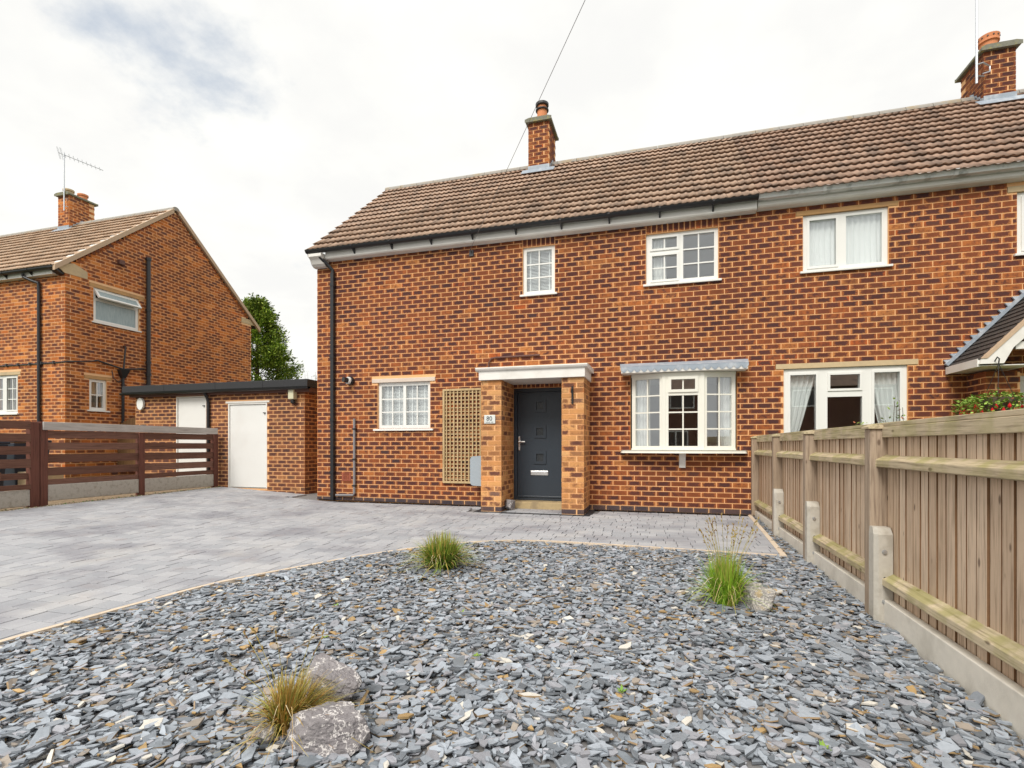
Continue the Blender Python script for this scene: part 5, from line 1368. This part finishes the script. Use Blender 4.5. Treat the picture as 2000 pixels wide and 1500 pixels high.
# ------------------------------------------------------------------ grasses
def tuft(label, loc, n, h, spread, cols, seed, tipmix, lean=(0, 0), stalks=0, w=.004, base_r=.07):
    rr = random.Random(seed); t = thing('grass_tuft', label, 'ornamental grass', loc, 'grass tufts in the slate bed'); mb = MB()
    L0 = Vector(loc)
    for k in range(n):
        a = rr.uniform(0, 6.283); rb = base_r*rr.random()**.5; b = L0+Vector((rb*math.cos(a), rb*math.sin(a), -.01))
        out = abs(rr.gauss(0, .55))*spread; hh = h*rr.uniform(.45, 1.05)*(1-.25*min(out/spread/1.2, 1))
        a2 = a+rr.gauss(0, .5); dr = Vector((math.cos(a2)*out+lean[0]*h, math.sin(a2)*out+lean[1]*h, 0))
        c = rr.choice(cols); v = rr.uniform(.75, 1.25); c = (c[0]*v, c[1]*v, c[2]*v, 1)
        sd = Vector((-dr.y, dr.x, 0)); sd = sd.normalized() if sd.length > 1e-4 else Vector((1, 0, 0))
        sd = (sd+Vector((rr.gauss(0, .5), rr.gauss(0, .5), 0))).normalized()
        ww = w*rr.uniform(.7, 1.3); droop = rr.uniform(.1, .85)*min(1.15, out/spread*1.1)
        pr = None; S = 5; tipc = rr.choice(((.62, .40, .12, 1), (.60, .52, .18, 1), (.50, .48, .14, 1), (.56, .33, .10, 1)))
        for q in range(S+1):
            s_ = q/S; cq = tuple(a_+(b_-a_)*max(0, s_-.5)*2*tipmix for a_, b_ in zip(c, tipc)); p = b+dr*(s_**1.5)+Vector((0, 0, hh*(s_-droop*s_**3)))
            wd = ww*(1-s_**1.6)+.0004; cur = (tuple(p-sd*wd), tuple(p+sd*wd))
            if pr: mb.face([pr[0], pr[1], cur[1], cur[0]], 0, cq)
            pr = cur
    mb.build('blades', M_BLADE, t)
    db = MB()
    for k in range(n//28):                                     # dead blades arching to the ground
        a = rr.uniform(0, 6.283); R_ = spread*rr.uniform(.55, 1.15); hh = h*rr.uniform(.15, .5); c = rr.choice(((.58, .46, .26, 1), (.48, .34, .15, 1), (.66, .56, .36, 1)))
        pr = None; wob = rr.gauss(0, .35)
        for q in range(7):
            s_ = q/6; aa = a+wob*s_*s_; p = L0+Vector((math.cos(aa)*R_*s_, math.sin(aa)*R_*s_, hh*4*s_*(1-s_*.96)*.9+.012)); sd = Vector((-math.sin(aa), math.cos(aa), .3*math.sin(k))).normalized()
            wd = w*.7*(1-s_**2)+.0004; cur = (tuple(p-sd*wd), tuple(p+sd*wd))
            if pr: db.face([pr[0], pr[1], cur[1], cur[0]], 0, c)
            pr = cur
    db.build('dead_blades', M_BLADE, t, kind='stuff')
    if stalks:
        for k in range(stalks):
            a = rr.uniform(0, 6.283); out = rr.uniform(.05, .22); hh = h*rr.uniform(1.15, 1.6); c = (.42, .36, .10, 1)
            b = L0+Vector((.03*math.cos(a), .03*math.sin(a), 0)); e = b+Vector((out*math.cos(a), out*math.sin(a), hh))
            m = MB(); md = (b+e)/2+Vector((-.02*math.cos(a), -.02*math.sin(a), .03)); m.tube([b, md, e], [.0022, .0016, .001], 4, 0, c)
            dv = (e-md).normalized()
            for q in range(5):
                p = e-dv*(.012*q*q*.5); d2 = (dv+Vector((rr.gauss(0, .5), rr.gauss(0, .5), rr.gauss(0, .3)))).normalized()
                m.tube([p, p+d2*.010, p+d2*.024], [.0008, .0042, .0008], 5, 0, rr.choice(((.20, .11, .05, 1), (.34, .24, .07, 1))))
            m.build('seed_stalk', M_BLADE, t)
    return t
GREEN = [(.09, .24, .018), (.13, .30, .025), (.18, .35, .035), (.27, .38, .05), (.07, .19, .02), (.40, .38, .07), (.48, .30, .08)]
TAWNY = [(.30, .30, .05), (.24, .28, .04), (.40, .30, .07), (.18, .23, .035), (.48, .30, .07), (.52, .36, .13), (.42, .19, .05)]
LIME = [(.20, .40, .02), (.26, .46, .035), (.13, .31, .018), (.32, .46, .05), (.40, .40, .08)]
tuft('rounded green and straw grass tuft beside the curved kerb', (-2.02, 4.58, -.055), 1250, .37, .33, GREEN, 2, .32, w=.0056, base_r=.11)
tuft('tawny drooping grass tuft beside the front grey rock', (-1.535, 1.86, -.10), 900, .28, .22, TAWNY, 4, .45, lean=(.16, .05), stalks=6, w=.0026, base_r=.06)
tuft('upright bright green grass tuft with seed heads near the right fence', (.47, 4.16, -.06), 1050, .42, .22, LIME, 6, .12, lean=(.0, 0), stalks=24, w=.0038, base_r=.085)
rr = random.Random(9)
for x, y, lab in ((-2.0, 2.75, 'green weed seedling in the slate behind the tawny grass, to its left'), (-1.0, 2.75, 'green weed seedling in the slate behind the big grey rock'),
                  (-.18, 2.55, 'green weed seedling in the middle of the slate bed'), (-2.3, 3.3, 'green weed seedling between the kerb and the rounded grass tuft'),
                  (-1.35, 3.4, 'green weed seedling in front of the rounded grass tuft, to its right'), (.30, 1.9, 'green weed seedling nearest the front right of the slate bed'),
                  (.62, 2.3, 'green weed seedling in the slate nearest the boarded fence')):
    z = ground(x, y)+.005; m = MB()
    for k in range(7):
        a = rr.uniform(0, 6.283); m.face(leaf_quad(None, Vector((x, y, z)), Vector((math.cos(a), math.sin(a), rr.uniform(.2, .9))), Vector((0, 0, 1)), rr.uniform(.02, .04), .016), 0, (.16+.08*rr.random(), .32, .05, 1))
    o = m.build('weed', M_LEAF); tag(o, lab, 'weed', 'weed seedlings in the slate')

# ------------------------------------------------------------------ shrub behind the fence
sh = thing('shrub', 'leggy shrub with green and coppery leaves behind the boarded fence', 'shrub', (1.95, 5.2, -.05))
br_ = MB(); lv = MB(); rr = random.Random(14)
for k in range(34):
    bx, by = 1.95+rr.gauss(0, .06), 5.2+rr.gauss(0, .15)
    tip = Vector((1.92+rr.gauss(0, .16), 5.2+rr.gauss(0, .50), 1.20+abs(rr.gauss(0, .09)))); 
    if k < 4: tip = Vector((1.92+rr.gauss(0, .03), 5.05+rr.gauss(0, .08), 1.40+rr.random()*.09))
    b0_ = Vector((bx, by, -.05)); mid = (b0_+tip)/2+Vector((0, rr.gauss(0, .08), .1))
    br_.tube([b0_, mid, tip], [.006, .004, .002], 5)
    for q in range(26):
        s_ = rr.uniform(.55, 1); p = b0_*(1-s_)**2+mid*2*s_*(1-s_)+tip*s_*s_ if s_ < 1 else tip
        p = p+Vector((rr.gauss(0, .02), rr.gauss(0, .02), rr.gauss(0, .02))); d = Vector((rr.gauss(0, 1), rr.gauss(0, 1), rr.gauss(.2, .6)))
        g_ = rr.random(); c = (.16+.12*g_, .26+.12*g_, .05, 1) if rr.random() > .16 else (.42, .14, .06, 1)
        lv.face(leaf_quad(None, p, d, Vector((rr.gauss(0, .5), rr.gauss(0, .5), 1)), rr.uniform(.022, .042), rr.uniform(.014, .022)), 0, c)
br_.build('stems', M_BARK, sh); lv.build('foliage', M_LEAF, sh)

# ------------------------------------------------------------------ conifer and bush at the back
def conifer(label, base, h, rad, seed, n_br, per, cols, kind='conifer_tree', cat='tree'):
    rr = random.Random(seed); t = thing(kind, label, cat, base); B = Vector(base)
    m = MB(); m.tube([B, B+Vector((0, 0, h*.5)), B+Vector((.1, 0, h*.93))], [.20, .13, .03], 10); m.build('trunk', M_BARK, t)
    lim = MB(); cr = MB()
    for k in range(n_br):
        u = rr.random()**.8; z = .25+u*(h-.4); prof = (1-z/h)**.72
        R = rad*prof*rr.uniform(.62, 1.12)+.12
        a = rr.uniform(0, 6.283); d = Vector((math.cos(a), math.sin(a), .25+.5*rr.random())).normalized()
        s_ = B+Vector((0, 0, z)); e = s_+Vector((d.x*R, d.y*R, d.z*R*.55))
        if k % 4 == 0: lim.tube([s_, e], [.03, .008], 5)
        tone = rr.uniform(.5, 1.4)
        for q in range(per):
            f = rr.uniform(.55, 1.05)
            p = s_+(e-s_)*f+Vector((rr.gauss(0, .13), rr.gauss(0, .13), rr.gauss(0, .12)))
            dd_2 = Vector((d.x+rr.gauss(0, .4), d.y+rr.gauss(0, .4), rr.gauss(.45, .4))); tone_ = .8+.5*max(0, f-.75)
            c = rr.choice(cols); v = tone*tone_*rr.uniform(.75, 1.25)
            L_ = rr.uniform(.09, .19); W_ = L_*rr.uniform(.35, .6)
            cr.face(leaf_quad(None, p, dd_2, Vector((rr.gauss(0, .7), rr.gauss(0, .7), 1)), L_, W_), 0, (c[0]*v, c[1]*v, c[2]*v, 1))
    lim.build('limbs', M_BARK, t); cr.build('crown', M_LEAF, t); return t
CONC = [(.15, .25, .028), (.21, .32, .04), (.29, .39, .055), (.38, .46, .085), (.09, .15, .022)]
conifer('tall green conifer rising behind the store and the left house', (-21.0, 23.0, .3), 8.7, 3.5, 3, 460, 115, CONC)
wb2 = thing('bush', 'thin wispy bush showing above the store roof', 'bush', (-18.2, 24.0, .3)); m = MB(); lv = MB(); rr = random.Random(31)
for k in range(26):
    e = Vector((-18.0+rr.gauss(0, .75), 24+rr.gauss(0, .5), 4.3+rr.random()*.75)); b0_ = Vector((-18.2, 24, .3)); m.tube([b0_, (b0_+e)/2+Vector((rr.gauss(0, .1), 0, .2)), e], [.03, .015, .005], 4)
    for q in range(26):
        p = b0_+(e-b0_)*rr.uniform(.7, 1)+Vector((rr.gauss(0, .08), rr.gauss(0, .08), rr.gauss(0, .08)))
        lv.face(leaf_quad(None, p, Vector((rr.gauss(0, 1), rr.gauss(0, 1), rr.gauss(0, 1))), Vector((0, 0, 1)), .09, .035), 0, (.22, .27, .14, 1))
m.build('stems', M_BARK, wb2); lv.build('foliage', M_LEAF, wb2)

# ------------------------------------------------------------------ telephone line to the eaves
tl = thing('telephone_line', 'thin telephone wire rising from the eaves into the sky', 'wire', (-3.37, 8.96, 4.70))
A_, B_ = Vector((-3.37, 8.93, 4.735)), Vector((10.0, -10.9, 8.15)); m = MB(); pts = []
for k in range(25):
    t = k/24; p = A_.lerp(B_, t); pts.append(p-Vector((0, 0, .12*4*t*(1-t)*.25)))
m.tube(pts, .0032, 5); m.build('wire', M_PIPEG, tl)
m = MB(); m.tube([(-3.37, 8.995, 4.70), (-3.37, 8.94, 4.70), (-3.37, 8.93, 4.735)], .010, 6); m.box(-3.41, -3.33, 8.975, 8.994, 4.62, 4.73); m.build('bracket', M_CABLE, tl)

# ------------------------------------------------------------------ the house across the road (seen only as reflections in the panes)
oh = thing('house', 'brick house across the road, mirrored in the bay window', 'house', (3, -19, -.2), HG)
m = MB(); m.box(-8, 24, -26, -19, -.4, 4.9); ow = m.build('wall', M_SBRICK, oh)
m = MB(); m.prism([(-18.6, 4.85), (-22.5, 7.7), (-26.4, 4.85)], -8.2, 24.2, 'x'); m.build('roof', M_TILE_A, oh)
for x, z in ((-6, 3.6), (-2.5, 3.6), (1.4, 3.6), (5.5, 3.6), (9, 3.6), (13, 3.6), (17, 3.6), (14, 1.0), (18, 1.0), (-5, 1.0), (1.0, 1.0), (6.5, 1.0), (10, 1.0)):
    fr = Frame((0, -19, 0), math.pi); m = MB(); m.plate(fr, -x-.8, -x+.8, z, z+1.1, [(-x-.72, -x-.05, z+.08, z+1.02), (-x+.05, -x+.72, z+.08, z+1.02)], .0, .04); f_ = m.build('window', M_WHITE, oh)
    m = MB(); m.fbox(fr, -x-.72, -x+.72, .003, .012, z+.08, z+1.02); m.build('pane', M_DGLASS, f_)
conifer('broad green tree across the road beside the brick house', (-11.5, -20, -.2), 7.0, 2.6, 41, 240, 22, CONC, 'tree')
